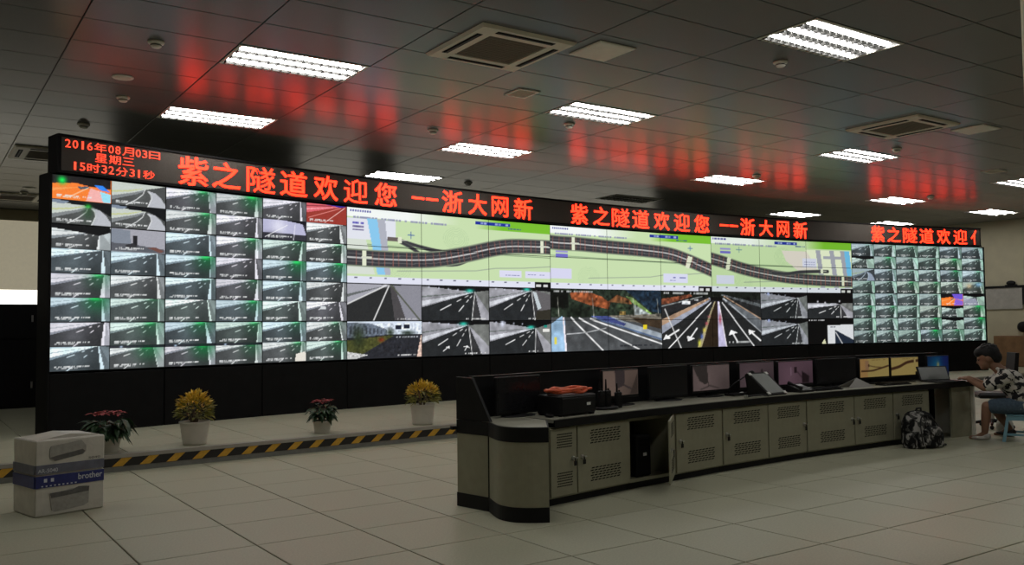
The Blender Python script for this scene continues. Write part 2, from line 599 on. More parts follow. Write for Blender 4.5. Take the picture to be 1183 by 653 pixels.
for a in range(-5, 17):
    for b in range(-20, 19):
        if (a, b) in holes:
            continue
        q = [cgrid(a, b), cgrid(a + 1, b), cgrid(a + 1, b + 1), cgrid(a, b + 1)]
        if min(p[0] for p in q) < X_L or max(p[0] for p in q) > X_R + 0.1 or min(p[1] for p in q) < Y_F or max(p[1] for p in q) > Y_B + 0.1:
            pass
        cells.append((tile_area(q), a, b))
cells.sort(reverse=True)
restc = MB()
for n, (ar, a, b) in enumerate(cells):
    p = cgrid(a, b, 0)
    if ar > 60 and n < 298:
        obj('ceiling_tile', M_CTm, ceiling, p, CROT)
    else:
        c, s = math.cos(CROT), math.sin(CROT)
        restc.add([(p[0] + c * v[0] - s * v[1], p[1] + s * v[0] + c * v[1], v[2]) for v in M_CT.v], M_CT.f)
o = obj('ceiling_tile_field', restc.mesh('ceiling_tile_field', M_CEIL), ceiling)
o['kind'] = 'stuff'
# dark hanger void just above the tiles
obj('ceiling_void', MB().box(X_L, X_R, Y_F, Y_B, CEIL_Z + 0.10, CEIL_Z + 0.139).mesh('ceiling_void', M_CEILGAP), ceiling)


# ------------------------------------------------------------------ ceiling lights
def light_meshes():
    L, B = CA - 0.02, CB - 0.02
    hs = MB()
    t = 0.012
    hs.box(0, L, 0, B, 0.085, 0.095)
    hs.box(0, L, 0, t, 0.0, 0.085).box(0, L, B - t, B, 0.0, 0.085).box(0, t, t, B - t, 0, 0.085).box(L - t, L, t, B - t, 0, 0.085)
    fr = MB()
    fr.box(-0.005, L + 0.005, -0.005, 0.028, -0.008, 0.0).box(-0.005, L + 0.005, B - 0.028, B + 0.005, -0.008, 0.0)
    fr.box(-0.005, 0.028, 0.028, B - 0.028, -0.008, 0.0).box(L - 0.028, L + 0.005, 0.028, B - 0.028, -0.008, 0.0)
    tb = MB().tube([(0.05, 0, 0.016), (L - 0.05, 0, 0.016)], 0.027, 10)
    lv = MB()
    g0, g1 = -0.082, 0.082
    for i in range(14):
        x = 0.05 + (L - 0.1) * i / 13
        lv.box(x - 0.005, x + 0.005, g0 + 0.02, g1 - 0.02, -0.012, 0.045)
    lv.box(0.045, L - 0.045, -0.006, 0.006, -0.012, 0.050)
    return hs, fr, tb, lv, L, B


hs, fr, tb, lv, LL, LB = light_meshes()
me_h, me_f = hs.mesh('light_housing', M_HOUSING), fr.mesh('light_frame', M_WHITE)
me_t, me_to = tb.mesh('fluorescent_tube', M_TUBE, True), tb.mesh('fluorescent_tube', M_TUBEOFF, True)
me_l = lv.mesh('louvre', M_ALU)
LROW = {-6: 'nearest', -1: 'second', 3: 'third', 7: 'farthest'}
LNOTE = {(1, -1): 'large three-tube louvre light above the time display, nearer of two',
         (1, 3): 'three-tube louvre light just above the date and time display, farther of two',
         (4, -6): 'biggest three-tube louvre light at the top right near the camera',
         (4, -1): 'three-tube louvre light right of the small square ceiling grille',
         (4, 3): 'three-tube louvre light left of centre between two rows of red reflections',
         (4, 7): 'small louvre light touching the top of the red sign left of centre',
         (8, -1): 'three-tube louvre light in front of the right cassette air conditioner',
         (8, 3): 'louvre light right of centre beside the middle red reflections',
         (12, -1): 'louvre light cut by the right edge of the picture',
         (12, 3): 'small louvre light below the right-hand red reflections',
         (15, 3): 'small louvre light near the right wall, nearer of two',
         (12, 7): 'tiny louvre light low over the red sign right of centre',
         (15, 7): 'tiny louvre light touching the sign top at its right end',
         (1, -6): 'added louvre light outside the picture, above the cartons',
         (8, -6): 'added louvre light outside the picture, right of the biggest light',
         (-2, -1): 'added louvre light outside the left of the picture, nearer of two',
         (-2, 3): 'added louvre light outside the left of the picture, farther of two',
         (1, -11): 'added unseen louvre light above the camera, leftmost of three',
         (4, -11): 'added unseen louvre light above the camera, middle of three',
         (8, -11): 'added unseen louvre light above the camera, rightmost of three',
         (8, 7): 'unlit dark louvre fixture above the middle of the red sign'}
for (a, b) in LIGHTS + LIGHT_ADDED + LIGHT_OFF:
    on = (a, b) not in LIGHT_OFF
    lab = LNOTE.get((a, b), 'added three-tube louvre light on the ceiling outside the picture')
    p = cgrid(a, b)
    t = thing('ceiling_light', lab, 'ceiling light', (p[0] + 0.01, p[1] + 0.01, CEIL_Z), CROT, 'louvre ceiling lights')
    obj('light_housing', me_h, t)
    obj('light_frame', me_f, t)
    for i in range(3):
        y = LB * (0.5 + (i - 1) * 0.31)
        obj('fluorescent_tube', me_t if on else me_to, t, (0, y, 0))
        obj('louvre', me_l, t, (0, y + LB * 0.155 - (0.016 if i == 2 else 0.0), 0))


# ------------------------------------------------------------------ ceiling fittings
def cassette(a, b, sa, sb, label):
    p = cgrid(a, b)
    t = thing('air_conditioner', label, 'air conditioner', (p[0], p[1], CEIL_Z), CROT, 'cassette air conditioners')
    z1 = -0.004
    m = 0.24
    panel = MB()
    # bevelled picture frame around the intake
    out = [(0, 0), (sa, 0), (sa, sb), (0, sb)]
    mid = [(0.03, 0.03), (sa - 0.03, 0.03), (sa - 0.03, sb - 0.03), (0.03, sb - 0.03)]
    inn = [(m, m), (sa - m, m), (sa - m, sb - m), (m, sb - m)]
    vs = [(x, y, z1) for x, y in out] + [(x, y, -0.035) for x, y in mid] + [(x, y, -0.035) for x, y in inn] + [(x, y, z1) for x, y in inn]
    fs = []
    for q in (0, 4, 8):
        fs += [(q + i, q + (i + 1) % 4, q + 4 + (i + 1) % 4, q + 4 + i) for i in range(4)]
    fs += [(0, 1, 2, 3)]
    panel.add(vs, fs)
    obj('panel', panel.mesh('panel', M_ACBODY), t)
    gr = MB().box(m + 0.02, sa - m - 0.02, m + 0.02, sb - m - 0.02, -0.033, -0.010, 0.006)
    g = obj('intake_grille', gr.mesh('intake_grille', M_GRILLE), t)
    bars = MB()
    nb = 14
    for i in range(nb):
        y = m + 0.05 + (sb - 2 * m - 0.1) * i / (nb - 1)
        bars.box(m + 0.03, sa - m - 0.03, y - 0.006, y + 0.006, -0.038, -0.030)
    obj('grille_bars', bars.mesh('grille_bars', M_GRILLE), g)
    for x0, x1, y0, y1 in ((0.08, 0.15, m, sb - m), (sa - 0.15, sa - 0.08, m, sb - m), (m, sa - m, 0.08, 0.15), (m, sa - m, sb - 0.15, sb - 0.08)):
        s = obj('air_outlet', MB().box(x0, x1, y0, y1, -0.038, -0.02).mesh('air_outlet', M_SLOT), t)
        f = MB()
        if x1 - x0 < y1 - y0:
            f.box((x0 + x1) / 2 - 0.008, (x0 + x1) / 2 + 0.012, y0 + 0.02, y1 - 0.02, -0.044, -0.036)
        else:
            f.box(x0 + 0.02, x1 - 0.02, (y0 + y1) / 2 - 0.008, (y0 + y1) / 2 + 0.012, -0.044, -0.036)
        obj('flap', f.mesh('flap', M_PLASTIC), s)
    return t


cassette(2.20, -3.55, 0.79 * CA, 1.56 * CB, 'large cream cassette air conditioner near the top centre')
cassette(7.10, -3.69, 0.76 * CA, 1.60 * CB, 'cream cassette air conditioner on the right half of the ceiling')
cassette(0.02, 8.0, 0.77 * CA, 1.56 * CB, 'cream cassette air conditioner half hidden by the left end of the red sign')
cassette(0.02, 15.3, 0.77 * CA, 1.56 * CB, 'distant cassette air conditioner at the left edge, farthest of the four')


def access_panel(a, b, sa, sb, label):
    p = cgrid(a, b)
    t = thing('access_panel', label, 'access panel', (p[0], p[1], CEIL_Z), CROT, 'white ceiling access panels')
    w, d = sa * CA, sb * CB
    obj('cover', MB().box(0, w, 0, d, -0.016, 0.0, 0.006).mesh('cover', M_WHITE), t)
    f = MB().box(0.02, w - 0.02, 0.02, d - 0.02, -0.019, -0.016)
    obj('inner_plate', f.mesh('inner_plate', M_WHITE), t)


access_panel(3.09, -3.81, 0.34, 0.72, 'plain white square access panel beside the large air conditioner')
access_panel(8.08, -3.9, 0.36, 0.68, 'plain white square access panel beside the right air conditioner')


def vent(a, b, sa, sb, label):
    p = cgrid(a, b)
    t = thing('ceiling_vent', label, 'vent', (p[0], p[1], CEIL_Z), CROT)
    w, d = sa * CA, sb * CB
    fr = MB().box(0, w, 0, 0.03, -0.015, 0).box(0, w, d - 0.03, d, -0.015, 0).box(0, 0.03, 0.03, d - 0.03, -0.015, 0).box(w - 0.03, w, 0.03, d - 0.03, -0.015, 0)
    obj('frame', fr.mesh('frame', M_WHITE), t)
    obj('backing', MB().box(0.03, w - 0.03, 0.03, d - 0.03, -0.006, -0.001).mesh('backing', M_GRILLE), t)
    sl = MB().box(0.035, w - 0.035, -0.006, 0.006, -0.014, -0.006).mesh('slat', M_ACBODY)
    for i in range(8):
        obj('slat', sl, t, (0, 0.05 + (d - 0.1) * i / 7, 0))


vent(3.32, -1.2, 0.215, 0.47, 'small square slatted vent below the large air conditioner')
vent(10.9, -1.35, 0.25, 0.45, 'small square slatted vent near the right wall')

sm = MB().lathe([(0.085, 0.0), (0.085, -0.022), (0.07, -0.035), (0.05, -0.038), (0.045, -0.062), (0.03, -0.07), (0.005, -0.071)], 18)
sm_b = MB().lathe([(0.085, 0.0), (0.088, -0.012), (0.080, -0.026), (0.055, -0.030)], 18).mesh('detector_base', M_WHITE, True)
sm_h = MB().lathe([(0.055, -0.028), (0.058, -0.050), (0.045, -0.066), (0.02, -0.072)], 18).mesh('detector_head', M_WHITE, True)
sm_s = MB().lathe([(0.0585, -0.040), (0.0600, -0.044), (0.0570, -0.050)], 18, caps=False).mesh('detector_slot', M_SLOT)
SMOKE = [((0.5, -0.5), 'white smoke detector at the upper left beside the nearest light'),
         ((0.6, 2.8), 'white smoke detector below the round ceiling speaker'),
         ((3.47, 2.27), 'smoke detector above the light left of centre'),
         ((4.49, 0.43), 'smoke detector just below the light near the square vent'),
         ((5.48, 7.4), 'dark small detector right above the red sign near its middle'),
         ((4.59, -4.48), 'white smoke detector below the biggest light at the top right'),
         ((8.48, -1.52), 'smoke detector under the right air conditioner'),
         ((8.51, 2.55), 'smoke detector between the red reflections right of centre'),
         ((0.48, 5.26), 'dim smoke detector just above the left end of the red sign'),
         ((0.45, 15.08), 'distant smoke detector left of the video wall'),
         ((12.53, 2.38), 'tiny smoke detector beside the light under the right reflections')]
for (ab, lab) in SMOKE:
    p = cgrid(*ab)
    t = thing('smoke_detector', lab, 'smoke detector', p, 0, 'ceiling smoke detectors')
    obj('detector_base', sm_b, t)
    obj('detector_head', sm_h, t)
    obj('detector_slot', sm_s, t)
p = cgrid(0.48, 1.55)
t = thing('ceiling_speaker', 'round flat ceiling speaker above the time display', 'speaker', p)
obj('rim', MB().lathe([(0.125, 0.0), (0.125, -0.008), (0.115, -0.014), (0.10, -0.014)], 24).mesh('rim', M_WHITE, True), t)
obj('speaker_grille', MB().lathe([(0.10, -0.010), (0.09, -0.018), (0.03, -0.021), (0.002, -0.021)], 24).mesh('speaker_grille', M_ACBODY, True), t)
p = cgrid(0.47, 14.16)
t = thing('ceiling_speaker', 'distant round ceiling speaker left of the video wall', 'speaker', p)
obj('rim', MB().lathe([(0.125, 0.0), (0.125, -0.008), (0.115, -0.014), (0.10, -0.014)], 24).mesh('rim', M_WHITE, True), t)
obj('speaker_grille', MB().lathe([(0.10, -0.010), (0.09, -0.018), (0.03, -0.021), (0.002, -0.021)], 24).mesh('speaker_grille', M_ACBODY, True), t)


# ------------------------------------------------------------------ painter for what the displays show
class Cv:
    """small painter in picture coordinates (u right, v down, both 0..1)"""

    def __init__(self, nx, ny, asp, u0=0, u1=1, v0=0, v1=1):
        self.nx, self.ny, self.asp = nx, ny, asp
        self.u, self.v = np.meshgrid(np.linspace(u0, u1, nx + 1), np.linspace(v0, v1, ny + 1))
        self.c = np.zeros(self.u.shape + (3,))
        self.px = (v1 - v0) / ny

    def mix(self, a, col):
        a = np.clip(a, 0, 1)[..., None]
        self.c = self.c * (1 - a) + np.asarray(col, float) * a
        return self

    def fill(self, col):
        self.c[:] = col
        return self

    def inside(self, pts):
        r = np.zeros(self.u.shape, bool)
        n = len(pts)
        for i in range(n):
            x1, y1 = pts[i]
            x2, y2 = pts[(i + 1) % n]
            if y1 == y2:
                continue
            cnd = (self.v < y1) != (self.v < y2)
            xi = (x2 - x1) * (self.v - y1) / (y2 - y1) + x1
            r ^= cnd & (self.u < xi)
        return r

    def poly(self, pts, col, a=1.0):
        return self.mix(self.inside(pts) * a, col)

    def rect(self, u0, v0, u1, v1, col, a=1.0):
        return self.mix(((self.u >= u0) & (self.u <= u1) & (self.v >= v0) & (self.v <= v1)) * a, col)

    def dist(self, pts):
        d = np.full(self.u.shape, 9.0)
        U = self.u * self.asp
        for (x1, y1), (x2, y2) in zip(pts[:-1], pts[1:]):
            x1, x2 = x1 * self.asp, x2 * self.asp
            dx, dy = x2 - x1, y2 - y1
            t = np.clip(((U - x1) * dx + (self.v - y1) * dy) / max(dx * dx + dy * dy, 1e-9), 0, 1)
            d = np.minimum(d, np.hypot(U - x1 - t * dx, self.v - y1 - t * dy))
        return d

    def line(self, pts, w, col, a=1.0):
        d = self.dist(pts)
        w = max(w, self.px * 0.55)
        return self.mix(np.clip((w - d) / self.px + 0.5, 0, 1) * a, col)

    def glow(self, cu, cv, r, col, a=1.0, ry=None):
        q = ((self.u - cu) * self.asp / r) ** 2 + ((self.v - cv) / (ry or r)) ** 2
        return self.mix(np.exp(-q) * a, col)

    def noise(self, amt, seed):
        g = np.random.default_rng(seed)
        self.c += g.normal(0, amt, self.u.shape)[..., None]
        return self

    def tex(self, amt, cells, seed, v0=0.0, v1=1.0):
        """cloudy value noise, continuous over neighbouring panels"""
        g = np.random.default_rng(seed)
        n = int(cells * max(1, self.asp)) + 3
        t = g.normal(0, 1, (cells + 3, n))
        x = np.clip(self.u, 0, 1) * cells * max(1, self.asp)
        y = np.clip(self.v, 0, 1) * cells
        i, j = np.minimum(x.astype(int), n - 2), y.astype(int)
        fx, fy = x - i, y - j
        q = (t[j, i] * (1 - fx) + t[j, i + 1] * fx) * (1 - fy) + (t[j + 1, i] * (1 - fx) + t[j + 1, i + 1] * fx) * fy
        m = ((self.v >= v0) & (self.v <= v1)) * amt
        self.c *= (1 + q * m)[..., None]
        return self

    def text(self, u0, v0, u1, v1, seed, col=(0.92, 0.93, 0.93), n=16, fill=0.62, a=0.95):
        g = np.random.default_rng(seed)
        du = (u1 - u0) / n
        for i in range(n):
            if g.random() < fill:
                self.rect(u0 + i * du, v0, u0 + (i + 0.82) * du, v1, col, a * g.uniform(0.7, 1))
        return self


def road_view(cv, vp=(0.80, 0.02), wall=0.46, curb=(0.86, 0.91), tint=(1, 1, 1), green=0.0, seed=0, road=0.27, dark_top=0.0, dash=True, bright=1.0, right=(0.60, 0.62, 0.63)):
    g = np.random.default_rng(seed)
    x, y = vp
    cv.fill(np.array((road, road * 1.04, road * 1.06)))
    # road sheen
    cv.glow(0.42, 0.50, 0.55, np.array((0.44, 0.46, 0.47)), 0.55)
    cv.glow(0.75, 0.9, 0.5, (0.16, 0.17, 0.17), 0.5)
    # lit tunnel wall, upper left
    cv.poly([(0, -0.1), (1.2, -0.1), (x, y), (0, wall)], np.array((0.90, 0.92, 0.92)) * bright)
    cv.poly([(0, wall * 0.80), (x, y), (0, wall)], (0.55, 0.58, 0.60))
    cv.poly([(0, wall * 0.42), (x, y), (0, wall * 0.50)], (0.62, 0.66, 0.67), 0.8)
    cv.poly([(0, -0.05), (x, y), (0, wall * 0.12)], (0.66, 0.70, 0.72), 0.8)
    # right side kerb and wall
    cv.poly([(x, y), (x + 0.02, y), (1.0, 0.25), (1.3, 1.0), (curb[0], 1.0)], right)
    cv.poly([(x, y), (curb[0], 1.0), (curb[1], 1.0), (x + 0.012, y)], (0.90, 0.92, 0.92))
    cv.poly([(x + 0.03, y), (1.0, 0.05), (1.0, 0.75)], np.array(right) * 1.25, 0.8)
    if dark_top > 0:
        cv.poly([(0, -0.1), (1, -0.1), (1, dark_top * 1.4), (x, y + dark_top), (0, dark_top)], (0.04, 0.045, 0.06))
    if dash:
        off = g.uniform(-0.12, 0.12)
        for bx, by in ((0.30 + off * 0.6, 1.05), (-0.25 + off, 0.95)):
            for s0, s1 in (((0.18, 0.21), (0.34, 0.42), (0.80, 1.0)) if bx > 0 else ((0.20, 0.23), (0.36, 0.46))):
                ph = g.uniform(-0.02, 0.02)
                p = (x + (bx - x) * (s0 + ph), y + (by - y) * (s0 + ph))
                q = (x + (bx - x) * (s1 + ph), y + (by - y) * (s1 + ph))
                cv.line([p, q], 0.007 + 0.013 * s1, (0.93, 0.94, 0.94))
    cv.tex(0.04, 5, seed + 3)
    cv.c *= np.asarray(tint)
    if green > 0:
        cv.glow(x - 0.06, y + 0.05, 0.62, (0.06, 0.46, 0.22), 0.75 * green, 0.55)
        cv.glow(x - 0.10, y + 0.01, 0.24, (0.15, 0.95, 0.42), 0.95 * green, 0.11)
    return cv


def osd(cv, seed, u0=0.08, u1=0.66):
    cv.text(u0, 0.80, u1, 0.855, seed, n=19, fill=0.8)
    cv.text(u0, 0.875, u0 + (u1 - u0) * 0.66, 0.92, seed + 5, n=13, fill=0.8, a=0.75)
    return cv


def curve_view(cv, seed, green=0.0, dark=True, bend=1.0):
    cv.fill((0.30, 0.31, 0.31))
    cv.glow(0.5, 0.5, 0.35, (0.40, 0.42, 0.42), 0.5)
    cv.poly([(0, 0), (1, 0), (0.62, 0.22), (0.40, 0.42), (0, 0.75)], (0.80, 0.83, 0.80))
    cv.poly([(0, 0.62), (0.42, 0.38), (0.62, 0.22), (0.62, 0.27), (0.45, 0.46), (0, 0.80)], (0.52, 0.54, 0.55))
    cv.poly([(0, 0.40), (0.30, 0.32), (0.56, 0.18), (0.56, 0.21), (0.30, 0.38), (0, 0.47)], (0.78, 0.80, 0.50), 0.7)
    pts = [(0.66, 0.25), (0.80, 0.34), (0.90, 0.50), (0.99, 0.80), (1.05, 1.0), (0.66, 1.0), (0.73, 0.62), (0.72, 0.42)]
    cv.poly(pts, (0.74, 0.75, 0.78))
    cv.line([(0.66, 0.28), (0.72, 0.42), (0.73, 0.62), (0.66, 1.0)], 0.014, (0.95, 0.96, 0.96))
    cv.line([(0.60, 0.26), (0.57, 0.45), (0.45, 0.70), (0.26, 0.98)], 0.014, (0.95, 0.96, 0.96))
    if dark:
        cv.poly([(0, -0.1), (1.1, -0.1), (1.1, 0.75), (0.92, 0.46), (0.70, 0.22), (0.5, 0.18), (0, 0.12)], (0.04, 0.05, 0.07))
        cv.poly([(0, 0.0), (0.28, 0.06), (0.20, 0.18), (0, 0.14)], (0.50, 0.55, 0.62))
    if green:
        cv.glow(0.60, 0.20, 0.12, (0.15, 0.95, 0.25), green, 0.09)
        cv.glow(0.60, 0.45, 0.22, (0.12, 0.30, 0.15), 0.6 * green, 0.35)
    return cv


def room_view(cv):
    cv.fill((0.66, 0.66, 0.70))
    cv.poly([(0, 0), (0.34, 0.05), (0.36, 0.80), (0, 1)], (0.52, 0.55, 0.60))
    cv.poly([(0, 0.62), (0.4, 0.66), (1, 0.82), (1, 1), (0, 1)], (0.36, 0.37, 0.40))
    cv.rect(0.40, 0.26, 0.47, 0.70, (0.13, 0.13, 0.15))
    cv.poly([(0.25, 0.70), (0.40, 0.60), (0.50, 0.78), (0.30, 0.85)], (0.20, 0.20, 0.22))
    cv.poly([(0.68, 0.78), (0.80, 0.72), (0.98, 0.88), (0.9, 0.98)], (0.45, 0.30, 0.27))
    return cv


def orange_view(cv, right_cyan=True):
    cv.fill((1.0, 0.52, 0.20))
    cv.poly([(0, 0), (1, 0), (1, 0.4), (0.62, 0.36), (0.4, 0.26), (0, 0.36)], (0.10, 0.09, 0.10))
    cv.poly([(0.42, 0.40), (0.60, 0.36), (0.62, 0.44), (0.46, 0.52)], (0.30, 0.36, 0.42))
    cv.poly([(0.64, 0.42), (1, 0.62), (1, 1.0), (0.56, 1.0)], (0.98, 0.72, 0.70) if right_cyan else (0.55, 0.40, 0.85))
    if right_cyan:
        cv.poly([(0.80, 0.52), (1, 0.62), (1, 1.0), (0.86, 1.0)], (0.62, 0.90, 0.98))
    cv.poly([(0.70, 0.28), (0.85, 0.28), (0.98, 0.52), (0.80, 0.46)], (0.20, 0.55, 0.98))
    cv.poly([(0, 0.55), (0.5, 0.40), (0, 0.68)], (1.0, 0.68, 0.40), 0.7)
    cv.line([(0.60, 0.42), (0.25, 0.92)], 0.010, (1.0, 0.85, 0.70))
    if right_cyan:
        cv.glow(0.16, 0.20, 0.17, (0.05, 0.95, 0.35), 1.0, 0.17)
    return cv


def red_view(cv):
    cv.fill((0.62, 0.22, 0.18))
    cv.poly([(0, 0), (1, 0), (0.85, 0.06), (0, 0.50)], (0.88, 0.40, 0.44))
    cv.poly([(0, 0.28), (0.85, 0.06), (0, 0.36)], (0.98, 0.62, 0.66))
    cv.poly([(0.5, 0), (1, 0), (0.85, 0.10)], (0.20, 0.16, 0.60))
    cv.line([(0.95, 0.10), (0.45, 0.95)], 0.012, (1, 0.85, 0.82))
    cv.line([(0.85, 0.12), (0.05, 0.75)], 0.010, (0.95, 0.6, 0.58))
    cv.line([(0.62, 0.05), (0.0, 0.14)], 0.02, (0.45, 0.1, 0.15))
    return cv


def white_view(cv):
    cv.fill((0.20, 0.20, 0.24))
    cv.poly([(0, 0), (0.9, 0.05), (1, 0.7), (0, 0.66)], (0.74, 0.74, 0.86))
    cv.glow(0.35, 0.35, 0.4, (0.95, 0.95, 1.0), 0.7)
    cv.glow(0.2, 0.95, 0.5, (0.13, 0.13, 0.17), 0.95, 0.25)
    cv.line([(0.55, 0.25), (0.05, 0.90)], 0.014, (0.98, 0.98, 1))
    cv.line([(0.74, 0.20), (0.70, 0.98)], 0.014, (0.95, 0.95, 1))
    cv.poly([(0.45, 0), (1, 0), (1, 0.2), (0.85, 0.12)], (0.06, 0.06, 0.10))
    return cv


def smooth_path(pts, n=12):
    """Catmull-Rom"""
    P = [pts[0]] + list(pts) + [pts[-1]]
    out = []
    for i in range(1, len(P) - 2):
        for k in range(n):
            t = k / n
            q = []
            for d in (0, 1):
                p0, p1, p2, p3 = P[i - 1][d], P[i][d], P[i + 1][d], P[i + 2][d]
                q.append(0.5 * ((2 * p1) + (-p0 + p2) * t + (2 * p0 - 5 * p1 + 4 * p2 - p3) * t * t + (-p0 + 3 * p1 - 3 * p2 + p3) * t ** 3))
            out.append(tuple(q))
    out.append(tuple(pts[-1]))
    return out


GREENBG = (0.80, 0.89, 0.70)


def ribbon(cv, pts, half, lanes=True, ticks=0.035):
    path = smooth_path(pts)
    cv.line(path, half * 1.18, (0.52, 0.56, 0.48))
    cv.line(path, half, (0.23, 0.23, 0.25))
    d = cv.dist(path)
    if lanes:
        cv.line(path, half * 0.10, (0.80, 0.80, 0.80))
        for q in (0.52,):
            cv.mix((np.abs(d - half * q) < cv.px * 0.55) * 0.6, (0.50, 0.50, 0.50))
        # service bay marks across the road
        L = 0.0
        for (x1, y1), (x2, y2) in zip(path[:-1], path[1:]):
            dx, dy = (x2 - x1) * cv.asp, y2 - y1
            s = math.hypot(dx, dy)
            if int((L + s) / 0.115) != int(L / 0.115):
                nx, ny = -dy / s * half, dx / s * half
                mx, my = x2, y2
                cv.line([(mx - nx / cv.asp * 0.9, my - ny * 0.9), (mx + nx / cv.asp * 0.9, my + ny * 0.9)], 0.004, (0.72, 0.42, 0.36), 0.75)
            L += s


def map_base(cv, green_from=0.72, title=(0.60, 0.78)):
    cv.fill(GREENBG)
    for k in range(6):
        r = 0.05 + 0.035 * k
        d = np.abs(np.hypot((cv.u - 0.50) * cv.asp, (cv.v - 0.32) * 1.4) - r)
        cv.mix((d < cv.px * 0.5) * 0.35, (0.62, 0.74, 0.56))
        d = np.abs(np.hypot((cv.u - 0.22) * cv.asp, (cv.v - 0.80) * 1.4) - r)
        cv.mix((d < cv.px * 0.5) * 0.30, (0.62, 0.74, 0.56))
    a = np.clip((0.52 - cv.u) / 0.25, 0, 1) * (cv.v < 0.12)
    cv.mix(a, (0.97, 0.99, 0.98))
    cv.mix((cv.v < 0.145) * np.clip((cv.u - green_from + 0.12) / 0.14, 0, 1), (0.48, 0.76, 0.18))
    cv.text(0.012, 0.020, 0.105, 0.052, 3, (0.25, 0.25, 0.62), 9, 0.95)
    cv.text(0.012, 0.108, 0.47, 0.140, 4, (0.52, 0.52, 0.70), 34, 0.8, 0.8)
    cv.rect(title[0], 0.030, title[1], 0.085, (0.10, 0.18, 0.62))
    cv.text(title[0] + 0.008, 0.040, title[1] - 0.008, 0.075, 6, (0.75, 0.80, 0.95), 9, 0.5, 0.8)
    cv.text(title[1] - 0.01, 0.10, title[1] + 0.06, 0.120, 8, (0.20, 0.30, 0.55), 8, 0.9)
    cv.rect(0, 0.905, 1, 1, (0.90, 0.91, 0.97))
    for i in range(14):
        cv.rect(0.03 + i * 0.065, 0.915, 0.042 + i * 0.065, 0.935, (0.30, 0.30, 0.40), 0.8)
    cv.rect(0.91, 0.91, 1, 1, (0.05, 0.05, 0.06))
    cv.rect(0.92, 0.945, 0.945, 0.99, (0.85, 0.85, 0.85))
    cv.rect(0.96, 0.945, 0.985, 0.99, (0.85, 0.85, 0.85))
    cv.line([(0, 0.48), (0.25, 0.49), (0.5, 0.50), (0.8, 0.515), (1, 0.52)], 0.004, (0.45, 0.55, 0.42))
    cv.line([(0.22, 0.82), (0.45, 0.79), (0.6, 0.77), (0.70, 0.72), (0.85, 0.70), (1, 0.66)], 0.003, (0.58, 0.62, 0.58))
    return cv


def portal(cv, u, v, h=0.11):
    cv.rect(u - 0.008, v - h, u + 0.010, v + h, (0.90, 0.92, 0.82))
    cv.rect(u - 0.012, v - h * 0.18, u + 0.035, v + h * 0.05, (0.85, 0.86, 0.80))


def map_one(cv):
    map_base(cv)
    cv.rect(0, 0.14, 0.215, 0.42, (0.90, 0.91, 0.95))
    cv.poly([(0.085, 0.13), (0.130, 0.13), (0.165, 0.88), (0.130, 0.88)], (0.55, 0.80, 0.95))
    cv.poly([(0.130, 0.13), (0.165, 0.13), (0.190, 0.88), (0.165, 0.88)], (0.70, 0.71, 0.76))
    cv.poly([(0.0, 0.42), (0.08, 0.42), (0.12, 0.88), (0, 0.88)], (0.86, 0.89, 0.85))
    cv.text(0.022, 0.185, 0.072, 0.215, 21, (0.30, 0.28, 0.70), 7, 0.95)
    cv.text(0.022, 0.24, 0.072, 0.262, 22, (0.40, 0.36, 0.55), 7, 0.9)
    cv.text(0.022, 0.285, 0.072, 0.307, 23, (0.40, 0.36, 0.55), 7, 0.9)
    cv.line([(0.285, 0.27), (0.285, 0.36)], 0.006, (0.2, 0.35, 0.65))
    cv.line([(0.270, 0.315), (0.30, 0.315)], 0.006, (0.2, 0.35, 0.65))
    ribbon(cv, [(0.235, 0.40), (0.33, 0.47), (0.42, 0.515), (0.52, 0.515), (0.60, 0.49)], 0.022, False)
    ribbon(cv, [(0.235, 0.42), (0.30, 0.51), (0.36, 0.62), (0.42, 0.695), (0.50, 0.69), (0.56, 0.62)], 0.022, False)
    ribbon(cv, [(0.0, 0.66), (0.15, 0.665), (0.30, 0.655), (0.42, 0.62), (0.56, 0.53), (0.70, 0.42), (0.80, 0.375), (0.95, 0.36), (1.0, 0.36)], 0.100)
    cv.rect(0.175, 0.365, 0.235, 0.42, (0.42, 0.38, 0.37))
    portal(cv, 0.232, 0.395, 0.04)
    portal(cv, 0.072, 0.66, 0.10)
    portal(cv, 0.955, 0.36, 0.095)
    cv.rect(0.72, 0.745, 0.84, 0.85, (0.88, 0.88, 0.97))
    cv.rect(0.86, 0.745, 1.0, 0.85, (0.88, 0.88, 0.97))
    cv.text(0.735, 0.81, 0.83, 0.825, 31, (0.35, 0.35, 0.6), 6, 0.9)
    cv.text(0.875, 0.79, 0.97, 0.805, 32, (0.35, 0.35, 0.6), 6, 0.9)
    return cv


